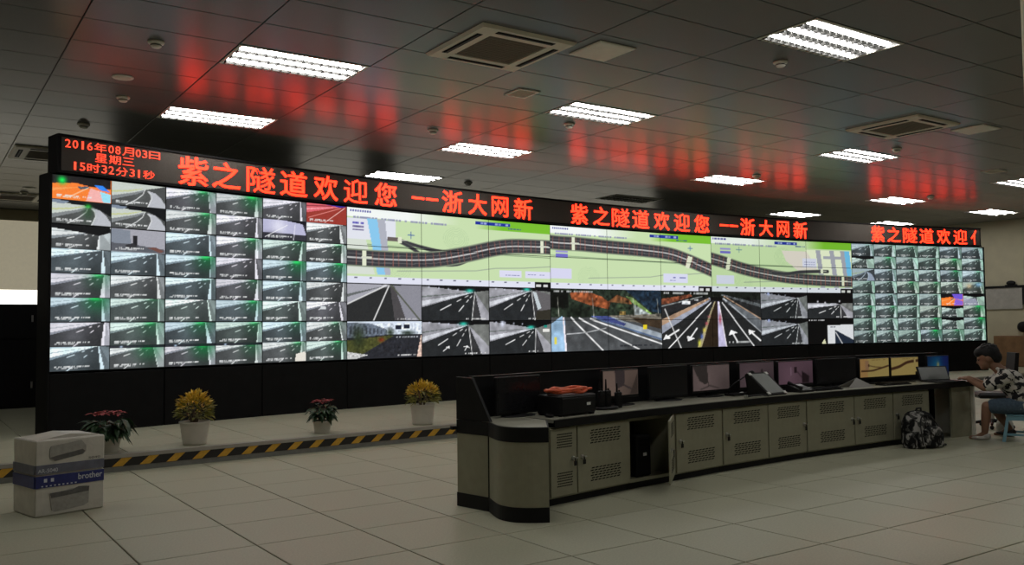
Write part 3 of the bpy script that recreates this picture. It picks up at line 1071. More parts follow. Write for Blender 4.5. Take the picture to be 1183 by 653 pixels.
def map_two(cv):
    map_base(cv)
    cv.rect(0.03, 0.40, 0.10, 0.43, (0.62, 0.60, 0.85))
    cv.rect(0.03, 0.45, 0.10, 0.50, (0.45, 0.43, 0.80))
    ribbon(cv, [(-0.02, 0.265), (0.05, 0.275), (0.16, 0.275), (0.35, 0.295), (0.55, 0.315), (0.72, 0.355), (0.86, 0.47), (1.02, 0.64)], 0.102)
    portal(cv, 0.130, 0.275, 0.105)
    cv.poly([(0.845, 0.38), (0.875, 0.40), (0.850, 0.60), (0.825, 0.58)], (0.88, 0.90, 0.80))
    cv.line([(0.86, 0.20), (0.86, 0.28)], 0.006, (0.2, 0.35, 0.65))
    cv.line([(0.845, 0.24), (0.875, 0.24)], 0.006, (0.2, 0.35, 0.65))
    cv.rect(0.0, 0.68, 0.12, 0.84, (0.86, 0.86, 0.96))
    cv.rect(0.68, 0.70, 0.84, 0.86, (0.86, 0.87, 0.96))
    cv.text(0.70, 0.76, 0.83, 0.775, 41, (0.40, 0.42, 0.65), 6, 0.7)
    cv.text(0.70, 0.81, 0.83, 0.825, 42, (0.40, 0.42, 0.65), 6, 0.7)
    return cv


def map_three(cv):
    map_base(cv, 0.78, (0.44, 0.60))
    cv.poly([(0.49, 0.20), (0.64, 0.20), (1, 0.16), (1, 0.62), (0.63, 0.62), (0.52, 0.40)], (0.90, 0.86, 0.83))
    cv.poly([(0.66, 0.16), (1, 0.16), (1, 0.70), (0.78, 0.70)], (0.93, 0.95, 0.84))
    for u in (0.755, 0.855, 0.935):
        cv.poly([(u - 0.02, 0.16), (u + 0.012, 0.16), (u + 0.045, 0.90), (u + 0.010, 0.90)], (0.66, 0.66, 0.72))
    cv.rect(0.79, 0.28, 0.95, 0.34, (0.66, 0.66, 0.72))
    cv.poly([(0.945, 0.16), (0.985, 0.16), (1.0, 0.66), (0.965, 0.66)], (0.45, 0.76, 0.95))
    cv.rect(0.64, 0.34, 0.74, 0.50, (0.87, 0.87, 0.96))
    cv.text(0.65, 0.40, 0.73, 0.415, 43, (0.40, 0.42, 0.65), 5, 0.8)
    cv.text(0.65, 0.45, 0.73, 0.465, 44, (0.40, 0.42, 0.65), 5, 0.8)
    ribbon(cv, [(-0.02, 0.39), (0.08, 0.46), (0.20, 0.56), (0.34, 0.64), (0.48, 0.70), (0.62, 0.735), (0.80, 0.76), (1.02, 0.775)], 0.098)
    ribbon(cv, [(0.42, 0.63), (0.52, 0.64), (0.62, 0.60), (0.74, 0.58), (0.82, 0.575)], 0.03, False)
    cv.poly([(0.11, 0.37), (0.135, 0.38), (0.120, 0.60), (0.095, 0.59)], (0.88, 0.90, 0.80))
    portal(cv, 0.775, 0.575, 0.045)
    portal(cv, 0.93, 0.77, 0.09)
    cv.rect(0.06, 0.20, 0.13, 0.23, (0.62, 0.60, 0.85))
    cv.rect(0.06, 0.26, 0.13, 0.30, (0.45, 0.43, 0.80))
    cv.line([(0.19, 0.17), (0.19, 0.27)], 0.006, (0.35, 0.5, 0.6))
    cv.line([(0.17, 0.22), (0.21, 0.22)], 0.006, (0.35, 0.5, 0.6))
    cv.rect(0.03, 0.70, 0.15, 0.86, (0.86, 0.87, 0.96))
    return cv


def portal_road(cv):
    """open road beside a red hillside, two panels wide"""
    cv.fill((0.30, 0.31, 0.32))
    cv.rect(0, 0, 1, 0.46, (0.16, 0.20, 0.16))
    cv.poly([(0.16, 0.06), (0.30, 0.02), (0.45, 0.12), (0.52, 0.22), (0.50, 0.32), (0.34, 0.26), (0.18, 0.16)], (0.55, 0.30, 0.18))
    cv.poly([(0.50, 0.20), (0.58, 0.08), (0.70, 0.16), (0.72, 0.24)], (0.50, 0.32, 0.20))
    cv.poly([(0.66, 0.10), (0.72, 0.12), (0.92, 0.42), (0.84, 0.42)], (0.42, 0.52, 0.30))
    cv.poly([(0.74, 0.24), (0.90, 0.42), (0.74, 0.42)], (0.55, 0.58, 0.58))
    cv.poly([(0.66, 0), (1, 0), (1, 0.40), (0.90, 0.36)], (0.11, 0.17, 0.23))
    cv.rect(0, 0.02, 0.15, 0.30, (0.05, 0.06, 0.05))
    cv.glow(0.22, 0.36, 0.22, (0.06, 0.08, 0.06), 0.95, 0.12)
    cv.glow(0.62, 0.30, 0.12, (0.20, 0.26, 0.18), 0.8, 0.10)
    cv.rect(0.60, 0.36, 0.66, 0.42, (0.56, 0.46, 0.26))
    cv.poly([(0.40, 0.44), (1, 0.40), (1, 0.62), (0.70, 0.52)], (0.44, 0.42, 0.38))
    cv.poly([(0.70, 0.46), (1, 0.50), (1, 0.66), (0.82, 0.58)], (0.25, 0.20, 0.15))
    cv.poly([(0.36, 0.46), (1, 0.86), (1, 0.74), (0.55, 0.46)], (0.62, 0.66, 0.70))
    cv.line([(0.40, 0.48), (1.0, 0.84)], 0.012, (0.30, 0.38, 0.52))
    cv.poly([(0.34, 0.44), (0.50, 0.44), (0.66, 0.56), (0.64, 0.60)], (0.26, 0.30, 0.52))
    cv.line([(0.34, 0.48), (1.0, 0.92)], 0.012, (0.95, 0.95, 0.95))
    cv.poly([(0, 0.55), (0.09, 0.44), (0.115, 0.50), (0.125, 1.0), (0, 1.0)], (0.62, 0.76, 0.88))
    cv.poly([(0.095, 0.46), (0.11, 0.46), (0.13, 1.0), (0.115, 1.0)], (0.95, 0.92, 0.95))
    cv.line([(0.17, 0.46), (0.45, 1.0)], 0.013, (0.96, 0.96, 0.96))
    cv.line([(0.24, 0.47), (0.78, 1.0)], 0.012, (0.96, 0.96, 0.96))
    cv.line([(0.13, 0.72), (0.30, 0.70), (0.48, 0.63)], 0.008, (0.72, 0.73, 0.74))
    cv.rect(0.82, 0.58, 0.855, 0.66, (0.92, 0.82, 0.15))
    cv.rect(0.025, 0.76, 0.045, 0.88, (0.90, 0.86, 0.35))
    for u in (0.055, 0.36, 0.73, 0.96):
        cv.line([(u, 0.14), (u + 0.01, 0.44)], 0.006, (0.55, 0.55, 0.52))
    cv.tex(0.28, 26, 5, 0.0, 0.46)
    cv.tex(0.10, 14, 6)
    cv.text(0.01, 0.02, 0.38, 0.055, 51, (0.85, 0.86, 0.86), 24, 0.7, 0.8)
    cv.text(0.60, 0.92, 0.90, 0.95, 52, (0.14, 0.15, 0.17), 16, 0.7)
    return cv


def arrow(cv, u, v, du, dv, s, col=(0.95, 0.95, 0.95)):
    """painted road arrow from (u, v) along (du, dv)"""
    cv.line([(u, v), (u + du, v + dv)], 0.012 * s, col)
    x, y = u + du, v + dv
    nx, ny = -dv, du * cv.asp
    n = math.hypot(nx, ny)
    nx, ny = nx / n * 0.045 * s, ny / n * 0.03 * s
    cv.poly([(x + du * 0.5, y + dv * 0.5), (x + nx, y - abs(ny) * 0 + ny), (x - nx, y - ny)], col)


def dual_road(cv):
    """dual carriageway with painted arrows, two panels wide"""
    cv.fill((0.14, 0.145, 0.15))
    cv.rect(0, 0, 1, 0.14, (0.09, 0.11, 0.09))
    cv.poly([(0, 0.14), (0.28, 0.05), (0.30, 0.09), (0, 0.26)], (0.46, 0.26, 0.18))
    cv.poly([(0, 0.24), (0.45, 0.10), (0.45, 0.14), (0, 0.42)], (0.16, 0.16, 0.17))
    cv.poly([(0, 0.60), (0.48, 0.10), (0.485, 0.16), (0, 0.74)], (0.62, 0.64, 0.70))
    cv.poly([(0, 0.50), (0.46, 0.12), (0.48, 0.14), (0, 0.60)], (0.70, 0.58, 0.48))
    cv.line([(0, 0.27), (0.40, 0.09)], 0.010, (0.60, 0.62, 0.62))
    cv.rect(0.20, 0.18, 0.28, 0.23, (0.82, 0.84, 0.86))
    cv.rect(0.32, 0.14, 0.36, 0.17, (0.78, 0.80, 0.82))
    cv.poly([(0.58, 0.06), (1, 0.28), (1, 0.22), (0.62, 0.05)], (0.35, 0.37, 0.38))
    cv.poly([(0.60, 0.10), (1, 0.50), (1, 0.72), (0.60, 0.14)], (0.40, 0.42, 0.44))
    cv.line([(0.62, 0.08), (1, 0.50)], 0.010, (0.72, 0.60, 0.50))
    cv.line([(0.62, 0.13), (1, 0.74)], 0.010, (0.72, 0.74, 0.76))
    cv.rect(0.485, 0.10, 0.545, 0.16, (0.05, 0.05, 0.05))
    cv.rect(0.55, 0.10, 0.60, 0.16, (0.05, 0.05, 0.05))
    cv.poly([(0.525, 0.18), (0.565, 0.18), (0.59, 1.0), (0.36, 1.0)], (0.17, 0.13, 0.09))
    cv.poly([(0.520, 0.18), (0.530, 0.18), (0.385, 1.0), (0.345, 1.0)], (0.62, 0.58, 0.45))
    cv.poly([(0.553, 0.18), (0.565, 0.18), (0.635, 1.0), (0.555, 1.0)], (0.74, 0.72, 0.84))
    cv.line([(0.567, 0.20), (0.635, 1.0)], 0.010, (0.95, 0.92, 0.94))
    for s, col in ((0.35, (0.75, 0.45, 0.45)), (0.50, (0.80, 0.35, 0.40)), (0.65, (0.85, 0.78, 0.30)), (0.80, (0.30, 0.40, 0.70)), (0.95, (0.85, 0.85, 0.30))):
        cv.glow(0.525 - 0.17 * s, 0.18 + 0.78 * s, 0.035, col, 0.9, 0.06 * s)
    cv.glow(0.575, 0.50, 0.03, (0.75, 0.25, 0.30), 0.8, 0.08)
    cv.line([(0.49, 0.20), (0.05, 1.02)], 0.011, (0.95, 0.95, 0.95))
    cv.line([(0.60, 0.20), (0.92, 1.0)], 0.011, (0.95, 0.95, 0.95))
    cv.line([(0.03, 0.32), (0.18, 1.0)], 0.011, (0.88, 0.88, 0.88))
    arrow(cv, 0.34, 0.66, -0.06, 0.15, 1.3)
    arrow(cv, 0.16, 0.68, -0.10, 0.11, 1.3)
    arrow(cv, 0.75, 0.92, -0.045, -0.15, 1.3)
    arrow(cv, 0.99, 0.90, -0.085, -0.14, 1.3)
    cv.tex(0.30, 26, 7, 0.0, 0.22)
    cv.tex(0.08, 14, 8)
    cv.text(0.02, 0.02, 0.46, 0.055, 61, (0.85, 0.86, 0.86), 24, 0.7, 0.8)
    cv.text(0.62, 0.90, 0.88, 0.94, 62, (0.85, 0.86, 0.86), 14, 0.7, 0.8)
    return cv


def street_view(cv):
    cv.fill((0.16, 0.165, 0.19))
    cv.rect(0, 0, 1, 0.36, (0.86, 0.90, 0.96))
    cv.poly([(0, 0.02), (0.30, 0.06), (0.52, 0.22), (0.52, 0.36), (0, 0.44)], (0.42, 0.46, 0.52))
    for i in range(9):
        cv.rect(0.03 + i * 0.05, 0.12 + i * 0.012, 0.055 + i * 0.05, 0.34, (0.24, 0.26, 0.30), 0.8)
    cv.poly([(0, 0.50), (0.55, 0.38), (0.60, 0.40), (0.12, 0.96), (0, 0.96)], (0.30, 0.31, 0.16))
    cv.glow(0.14, 0.42, 0.20, (0.16, 0.20, 0.13), 0.95, 0.30)
    cv.glow(0.56, 0.30, 0.12, (0.13, 0.18, 0.12), 0.9, 0.10)
    cv.glow(0.80, 0.32, 0.22, (0.12, 0.17, 0.13), 0.9, 0.07)
    cv.glow(0.44, 0.50, 0.09, (0.52, 0.20, 0.12), 0.95, 0.06)
    cv.rect(0.63, 0.10, 0.71, 0.22, (0.10, 0.12, 0.18))
    cv.rect(0.75, 0.08, 0.83, 0.20, (0.10, 0.12, 0.18))
    cv.poly([(0, 0.80), (0.26, 0.90), (0.10, 1.0), (0, 1.0)], (0.80, 0.80, 0.80))
    for i in range(8):
        cv.rect(0.64 + i * 0.04, 0.42, 0.665 + i * 0.04, 0.46, (0.75, 0.77, 0.80), 0.8)
    cv.poly([(0.985, 0.40), (1, 0.40), (1, 1), (0.93, 1)], (0.93, 0.80, 0.74))
    cv.tex(0.16, 22, 9, 0.04, 0.95)
    cv.text(0.66, 0.92, 0.92, 0.96, 71, (0.9, 0.9, 0.9), 12, 0.7)
    return cv


def deep_view(cv, seed, n_arrow=0, vp=(0.72, 0.14), teal=True):
    x, y = vp
    cv.fill((0.15, 0.16, 0.17))
    cv.rect(0, 0, 1, y + 0.03, (0.05, 0.05, 0.06))
    cv.poly([(0, 0.02), (x, y), (0, 0.62)], (0.62, 0.62, 0.65))
    cv.poly([(0, 0.44), (x, y), (0, 0.58)], (0.84, 0.85, 0.88))
    cv.poly([(0, 0.30), (x, y), (0, 0.34)], (0.42, 0.45, 0.44))
    cv.poly([(x, y), (1, 0.10), (1, 0.98)], (0.46, 0.47, 0.46))
    cv.poly([(x, y), (1, 0.78), (1, 1), (0.88, 1)], (0.64, 0.64, 0.67))
    cv.poly([(x, y), (0.74, 1), (0.86, 1)], (0.22, 0.22, 0.23))
    cv.line([(x, y), (0.73, 1)], 0.012, (0.94, 0.94, 0.94))
    for bx, by in ((0.42, 1.0), (0.02, 0.95)):
        for s0, s1 in ((0.14, 0.20), (0.28, 0.36), (0.48, 0.68)):
            cv.line([(x + (bx - x) * s0, y + (by - y) * s0), (x + (bx - x) * s1, y + (by - y) * s1)], 0.010 + 0.006 * s1, (0.95, 0.95, 0.95))
    cv.tex(0.09, 9, seed)
    if teal:
        cv.glow(x - 0.08, y - 0.04, 0.14, (0.20, 0.85, 0.75), 0.95, 0.05)
    for i in range(4):
        cv.glow(0.10 + 0.14 * i, 0.04 + 0.02 * i, 0.025, (0.9, 0.92, 1.0), 0.9, 0.025)
    for i in range(n_arrow):
        arrow(cv, 0.30 + 0.32 * i, 0.86, 0.06 - 0.035 * i, -0.09, 1.2)
    cv.text(0.62, 0.93, 0.95, 0.97, seed, (0.88, 0.88, 0.88), 14, 0.7)
    return cv


def near_wall_view(cv):
    cv.fill((0.17, 0.175, 0.18))
    cv.poly([(0, 0), (0.46, 0.02), (0.52, 0.04), (0, 0.55)], (0.66, 0.66, 0.70))
    cv.poly([(0, 0.28), (0.50, 0.04), (0, 0.36)], (0.40, 0.42, 0.42))
    cv.line([(0, 0.55), (0.48, 0.06)], 0.018, (0.88, 0.88, 0.88))
    cv.line([(0.545, 0.04), (0.34, 0.98)], 0.018, (0.92, 0.92, 0.92))
    cv.poly([(0.56, 0.03), (1, 0), (1, 1), (0.78, 1)], (0.56, 0.56, 0.60))
    cv.poly([(0.56, 0.03), (0.62, 0.05), (0.78, 1), (0.62, 1)], (0.30, 0.29, 0.30))
    cv.line([(0.58, 0.03), (0.98, 1)], 0.022, (0.32, 0.34, 0.28))
    cv.glow(0.50, 0.03, 0.12, (0.95, 0.95, 0.98), 0.8, 0.05)
    cv.text(0.66, 0.93, 0.95, 0.97, 81, (0.88, 0.88, 0.88), 14, 0.7)
    return cv


def corner_view(cv):
    cv.fill((0.03, 0.03, 0.035))
    cv.poly([(0.42, 0.26), (1, 0.24), (1, 1), (0.42, 1)], (0.86, 0.87, 0.88))
    cv.poly([(0.58, 0.44), (1, 0.86), (1, 1), (0.58, 1)], (0.12, 0.16, 0.22))
    cv.line([(0.60, 0.55), (0.74, 1.0)], 0.018, (0.92, 0.92, 0.92))
    cv.poly([(0.30, 0.92), (0.35, 0.80), (0.38, 1.0), (0.30, 1.0)], (0.85, 0.85, 0.70))
    cv.text(0.02, 0.04, 0.36, 0.08, 91, (0.8, 0.8, 0.8), 14, 0.7)
    cv.text(0.48, 0.30, 0.60, 0.36, 92, (0.3, 0.3, 0.35), 6, 0.8)
    return cv


def picture_mesh(name, cv, x0, x1, z0, z1, y, material):
    """a grid of quads whose corner colours hold the painted picture, top row first"""
    nx, ny = cv.nx, cv.ny
    xs = np.linspace(x0, x1, nx + 1)
    zs = np.linspace(z1, z0, ny + 1)
    X, Z = np.meshgrid(xs, zs)
    co = np.stack([X, np.full(X.shape, y), Z], -1).reshape(-1, 3)
    i = np.arange(ny)[:, None] * (nx + 1) + np.arange(nx)[None, :]
    q = np.stack([i + nx + 1, i + nx + 2, i + 1, i], -1).reshape(-1, 4)
    me = bpy.data.meshes.new(name)
    me.vertices.add(len(co))
    me.vertices.foreach_set('co', co.ravel().astype(np.float32))
    me.loops.add(q.size)
    me.loops.foreach_set('vertex_index', q.ravel().astype(np.int32))
    me.polygons.add(len(q))
    me.polygons.foreach_set('loop_start', np.arange(0, q.size, 4, dtype=np.int32))
    me.update(calc_edges=True)
    me.validate()
    at = me.color_attributes.new('picture', 'FLOAT_COLOR', 'POINT')
    c = lin(np.clip(cv.c, 0, 1)).reshape(-1, 3)
    at.data.foreach_set('color', np.concatenate([c, np.ones((len(c), 1))], 1).ravel().astype(np.float32))
    me.materials.append(material)
    return me



# ------------------------------------------------------------------ curved video wall
vwall = thing('video_wall', 'long curved black video wall showing tunnel cameras and road maps', 'video wall', (VX0, VY0, PLAT))


def rel(me_obj, parent):
    """keep a world-placed part where it is under a moved parent"""
    me_obj.matrix_parent_inverse = parent.matrix_basis.inverted()
    return me_obj


fa, ba = curve_poly(-0.012, 15.012, -0.06, 0.36)
hous = MB()
n = len(fa)
poly = fa + ba[::-1]
vs = [(x, y, PLAT) for x, y in poly] + [(x, y, VZ1 + 0.02) for x, y in poly]
N = len(poly)
fs = [(i, (i + 1) % N, N + (i + 1) % N, N + i) for i in range(N)]
for i in range(n - 1):
    fs.append((i, i + 1, N - 2 - i, N - 1 - i))
    fs.append((N + i, N + i + 1, 2 * N - 2 - i, 2 * N - 1 - i))
hous.add(vs, fs)
rel(obj('housing', hous.mesh('housing', M_BLACK), vwall), vwall)
side = MB().box(-0.02, 0.012, -0.03, 0.34, 0, VZ1 - PLAT + 0.01, 0.006).mesh('side_panel', M_BLACK)
for k, dx in ((0, 0.0), (15, 0.0)):
    x, y, t = vpos(k)
    rel(obj('side_panel', side, vwall, (x - (0.012 if k == 0 else -0.012), y, PLAT), t), vwall)
basep = MB().box(0.006, VW - 0.006, 0.0, 0.05, 0.0, VZ0 - PLAT - 0.03, 0.006).mesh('base_panel', M_BLACK)
PH = (VZ1 - VZ0) / 4
dbody = MB().box(0.002, VW - 0.002, 0.006, 0.055, 0.002, PH - 0.002).mesh('display_panel', M_BEZEL)
GAP = 0.007
GREEN_L = {(0, 1): 1.0, (0, 4): .55, (0, 5): .9, (2, 0): .55, (2, 1): .5, (2, 3): .8, (2, 6): .6, (2, 7): 1.0, (2, 4): .1, (3, 0): .95, (3, 2): .45, (3, 4): .3, (3, 5): .55, (3, 6): .4,
           (3, 7): .5, (4, 3): .9, (4, 2): .3, (4, 6): .35, (4, 7): .35, (5, 3): .75, (5, 2): .25, (5, 7): .45, (1, 5): .2, (1, 6): .45, (1, 7): .8, (4, 4): .2, (5, 6): .2}
GREEN_R = {(2, 0): .15, (1, 1): .4, (0, 5): .4, (0, 7): .1, (4, 2): .5, (3, 3): .3, (3, 6): .5, (3, 7): .8, (4, 1): .5, (2, 3): .35, (5, 5): .8, (5, 6): .9, (1, 5): .3, (5, 2): .2, (4, 7): .3, (4, 6): .2, (5, 3): .1}


def left_view(c, r, cv):
    s = c * 17 + r * 5 + 1
    if (c, r) == (0, 0):
        orange_view(cv)
    elif (c, r) == (0, 1):
        curve_view(cv, s, 0.9)
    elif (c, r) in ((1, 0), (1, 1)):
        curve_view(cv, s, 0, r == 1)
    elif (c, r) == (0, 2):
        road_view(cv, (0.80, 0.22), 0.62, (0.76, 0.80), dark_top=0.16, seed=s, right=(0.62, 0.65, 0.66))
    elif (c, r) == (1, 2):
        room_view(cv)
    elif (c, r) == (5, 0):
        red_view(cv)
    elif (c, r) == (4, 1):
        white_view(cv)
    else:
        g = np.random.default_rng(s)
        road_view(cv, (g.uniform(0.78, 0.92), g.uniform(-0.04, 0.04)), g.uniform(0.40, 0.55), (g.uniform(0.82, 0.88), g.uniform(0.885, 0.93)),
                  tint=[(1, 1, 1), (0.95, 1.02, 1.06), (1.03, 1.0, 1.04), (0.96, 1.03, 1.0)][int(g.integers(4))], green=GREEN_L.get((c, r), 0.0), seed=s,
                  road=g.uniform(0.23, 0.31), bright=g.uniform(0.92, 1.12), right=tuple(np.array((0.56, 0.58, 0.59)) * g.uniform(0.6, 1.15)))
        if (c, r) in ((2, 7), (3, 7), (1, 7)):
            cv.rect(0, 0, 1, 0.10, (0.08, 0.09, 0.12), 0.85)
            cv.glow(0.2, 0.05, 0.06, (0.8, 0.9, 1.0), 0.9, 0.05)
        if (c, r) == (5, 5):
            cv.poly([(0.34, 0.22), (0.46, 0.22), (0.48, 0.38), (0.33, 0.38)], (0.85, 0.87, 0.88))
        if (c, r) == (4, 7):
            cv.poly([(0.76, 0.62), (0.98, 0.50), (1, 1), (0.74, 1)], (0.92, 0.90, 0.86))
    osd(cv, s)
    cv.noise(0.012, s)


def right_view(c, r, cv):
    s = 500 + c * 17 + r * 5
    g = np.random.default_rng(s)
    if (c, r) == (4, 4):
        orange_view(cv, False)
        cv.poly([(0.5, 0), (1, 0), (1, 0.45), (0.6, 0.4)], (0.45, 0.35, 0.85))
    elif (c, r) in ((0, 2),):
        curve_view(cv, s, 0, False)
        cv.c *= (0.78, 0.84, 0.90)
    elif (c, r) in ((0, 1), (4, 5), (4, 6), (5, 4)):
        road_view(cv, (0.62, 0.14), 0.75, (0.70, 0.74), dark_top=0.14, seed=s, right=(0.66, 0.72, 0.69), tint=(0.85, 0.92, 0.89))
        if (c, r) == (5, 4):
            cv.poly([(0, 0.35), (0.6, 0.4), (0.7, 1), (0, 1)], (0.66, 0.67, 0.76), 0.8)
    else:
        road_view(cv, (g.uniform(0.74, 0.90), g.uniform(-0.02, 0.06)), g.uniform(0.42, 0.66), (g.uniform(0.80, 0.90), g.uniform(0.91, 0.97)),
                  tint=np.array([(0.86, 0.93, 0.92), (0.82, 0.92, 0.88), (0.88, 0.93, 0.88), (0.84, 0.90, 0.93)][int(g.integers(4))]), green=GREEN_R.get((c, r), 0.08), seed=s,
                  road=g.uniform(0.24, 0.32), bright=g.uniform(0.82, 1.0), right=tuple(np.array((0.62, 0.70, 0.66)) * g.uniform(0.7, 1.2)))
        if (c, r) == (5, 3):
            cv.glow(0.75, 0.2, 0.4, (0.55, 0.75, 0.90), 0.8, 0.2)
            cv.glow(0.3, 0.35, 0.3, (0.85, 0.70, 0.50), 0.6, 0.2)
    osd(cv, s)
    cv.noise(0.012, s)


MAPW = 3 * VW / (2 * PH)
MIDPIC = {}


def mid_canvas(col, row):
    """col 0..8, row 0..3 of the middle block"""
    nx, ny = (96, 52) if col < 5 else (80, 44)
    a1 = VW / PH
    if row < 2:
        m, cc = divmod(col, 3)
        cv = Cv(nx, ny, MAPW, cc / 3, (cc + 1) / 3, row / 2, (row + 1) / 2)
        (map_one, map_two, map_three)[m](cv)
        if m == 2:
            cv.c *= (0.93, 0.95, 0.92)
        return cv
    r = row - 2
    if col in (3, 4) or col in (5, 6):
        base = 3 if col < 5 else 5
        cv = Cv(nx, ny, a1, (col - base) / 2, (col - base + 1) / 2, r / 2, (r + 1) / 2)
        (portal_road if base == 3 else dual_road)(cv)
        cv.noise(0.015, col * 9 + r)
        return cv
    cv = Cv(nx, ny, a1)
    if col == 0:
        (near_wall_view if r == 0 else street_view)(cv)
    elif col == 1:
        deep_view(cv, 101 + r, 2 if r else 0, (0.78, 0.16) if r == 0 else (0.68, 0.12))
    elif col == 2:
        deep_view(cv, 111 + r, 0, (0.68, 0.08) if r == 0 else (0.74, 0.24))
        if r == 0:
            cv.poly([(0.74, 0.06), (1, 0.2), (1, 1), (0.80, 0.7)], (0.40, 0.39, 0.40))
            cv.poly([(0.70, 0.10), (0.76, 0.14), (0.84, 0.62), (0.78, 0.68)], (0.78, 0.82, 0.84))
            cv.poly([(0.76, 0.72), (1, 0.66), (1, 1), (0.74, 1)], (0.20, 0.19, 0.16))
        else:
            cv.rect(0.86, 0.26, 0.97, 0.36, (0.92, 0.92, 0.90))
            cv.rect(0.88, 0.14, 0.93, 0.22, (0.10, 0.55, 0.50))
            cv.glow(0.20, 0.08, 0.08, (0.9, 0.92, 1.0), 1.0, 0.10)
    elif col == 7:
        deep_view(cv, 121 + r, 0, (0.80, 0.20), False)
        cv.glow(0.16, 0.04, 0.07, (0.75, 0.80, 1.0), 1.0, 0.07)
        cv.c *= (0.88, 0.90, 0.90)
    else:
        if r == 0:
            deep_view(cv, 131, 0, (0.72, 0.46), False)
            cv.rect(0, 0, 1, 0.40, (0.03, 0.03, 0.035))
            for u, v in ((0.22, 0.34), (0.38, 0.38), (0.70, 0.32)):
                cv.glow(u, v, 0.04, (0.95, 0.95, 0.98), 1.0, 0.04)
        else:
            corner_view(cv)
    cv.noise(0.012, col * 9 + row)
    return cv


for k in range(15):
    x, y, t = vpos(k)
    rel(obj('base_panel', basep, vwall, (x, y, PLAT), t), vwall)
    for row in range(4):
        z = VZ1 - (row + 1) * PH
        d = obj('display_panel', dbody, vwall, (x, y, z), t)
        rel(d, vwall)
        if k < 3 or k >= 12:
            for c2 in (0, 1):
                for r2 in (0, 1):
                    left = k < 3
                    cv = Cv(*((60, 32) if left else (36, 22)), VW / PH)
                    if left:
                        left_view(k * 2 + c2, row * 2 + r2, cv)
                    else:
                        right_view((k - 12) * 2 + c2, row * 2 + r2, cv)
                    g0 = GAP if c2 == 0 else GAP * 0.6
                    g1 = GAP if c2 == 1 else GAP * 0.6
                    h0 = GAP if r2 == 1 else GAP * 0.25
                    h1 = GAP if r2 == 0 else GAP * 0.25
                    me = picture_mesh('camera_view', cv, c2 * VW / 2 + g0, (c2 + 1) * VW / 2 - g1, (1 - r2) * PH / 2 + h0, (2 - r2) * PH / 2 - h1, 0.003, M_SCREEN)
                    obj('camera_view', me, d)
        else:
            cv = mid_canvas(k - 3, row)
            nm = 'map_picture' if row < 2 else 'camera_view'
            me = picture_mesh(nm, cv, GAP * 0.8, VW - GAP * 0.8, GAP * 0.8, PH - GAP * 0.8, 0.003, M_SCREEN)
            obj(nm, me, d)

# ------------------------------------------------------------------ red LED sign along the top
LZ0, LZ1 = 3.652, 4.172
led = thing('led_sign', 'long dark LED sign with red Chinese characters, date and time above the video wall', 'sign', (VX0, VY0, LZ0))


def curved_box(k0, k1, front, back, z0, z1, name, m):
    a, b = curve_poly(k0, k1, front, back)
    poly = a + b[::-1]
    N, n = len(poly), len(a)
    vs = [(x, y, z0) for x, y in poly] + [(x, y, z1) for x, y in poly]
    fs = [(i, (i + 1) % N, N + (i + 1) % N, N + i) for i in range(N)]
    for i in range(n - 1):
        fs.append((i, i + 1, N - 2 - i, N - 1 - i))
        fs.append((N + i, N + i + 1, 2 * N - 2 - i, 2 * N - 1 - i))
    return MB().add(vs, fs).mesh(name, m)


LK0, LK1 = 0.035, 14.94
rel(obj('sign_housing', curved_box(LK0, LK1, 0.03, 0.28, LZ0, LZ1, 'sign_housing', M_BLACK), led), led)
rel(obj('led_board', curved_box(LK0 + 0.03, LK1 - 0.03, 0.036, 0.0, LZ0 + 0.035, LZ1 - 0.035, 'led_board', M_LEDFACE), led), led)
rel(obj('lower_rail', curved_box(LK0, LK1, 0.05, 0.0, LZ0, LZ0 + 0.03, 'lower_rail', M_BLACK), led), led)
rel(obj('upper_rail', curved_box(LK0, LK1, 0.05, 0.0, LZ1 - 0.03, LZ1, 'upper_rail', M_BLACK), led), led)
GLYPH = {}


def glyph(ch, bold, m):
    key = (ch, bold, m.name)
    if key in GLYPH:
        return GLYPH[key]
    cu = bpy.data.curves.new('glyph', 'FONT')
    cu.body = ch
    cu.size = 1.0
    cu.resolution_u = 3
    cu.offset = bold
    cu.extrude = 0.004
    to = bpy.data.objects.new('glyph', cu)
    COL.objects.link(to)
    bpy.context.view_layer.update()
    dg = bpy.context.evaluated_depsgraph_get()
    me = bpy.data.meshes.new_from_object(to.evaluated_get(dg))
    bpy.data.objects.remove(to)
    bpy.data.curves.remove(cu)
    n = len(me.vertices)
    co = np.empty(n * 3)
    me.vertices.foreach_get('co', co)
    co = co.reshape(-1, 3)
    me.materials.clear()
    me.materials.append(m)
    GLYPH[key] = (me, co)
    return GLYPH[key]


def led_char(ch, k, zc, wid, hei, m, bold=0.012, name='led_character', keep=False):
    """one character centred at bay coordinate k; its ink box is wid x hei unless keep"""
    me, co = glyph(ch, bold, m)
    me = me.copy()
    lo, hi = co.min(0), co.max(0)
    c = (lo + hi) / 2
    if keep:
        sx = sz = None
        sx, sz = wid, hei
        cx, cy = c[0], keep
    else:
        sx = wid / (hi[0] - lo[0])
        sz = hei / (hi[1] - lo[1])
        cx, cy = c[0], c[1]
    q = np.stack([(co[:, 0] - cx) * sx, -co[:, 2] * 1.0, (co[:, 1] - cy) * sz], -1)
    me.vertices.foreach_set('co', q.ravel())
    me.update()
    me.name = name
    x, y, t = vpos(k, 0.041)
    o = obj(name, me, led, (x, y, zc), t)
    rel(o, led)
    return o


def dash(k0, k1, zc):
    w = (k1 - k0) * VW
    me = MB().box(-w / 2, w / 2, -0.004, 0.004, -0.020, 0.020).mesh('led_character', M_LED)
    x, y, t = vpos((k0 + k1) / 2, 0.041)
    rel(obj('led_character', me, led, (x, y, zc), t), led)


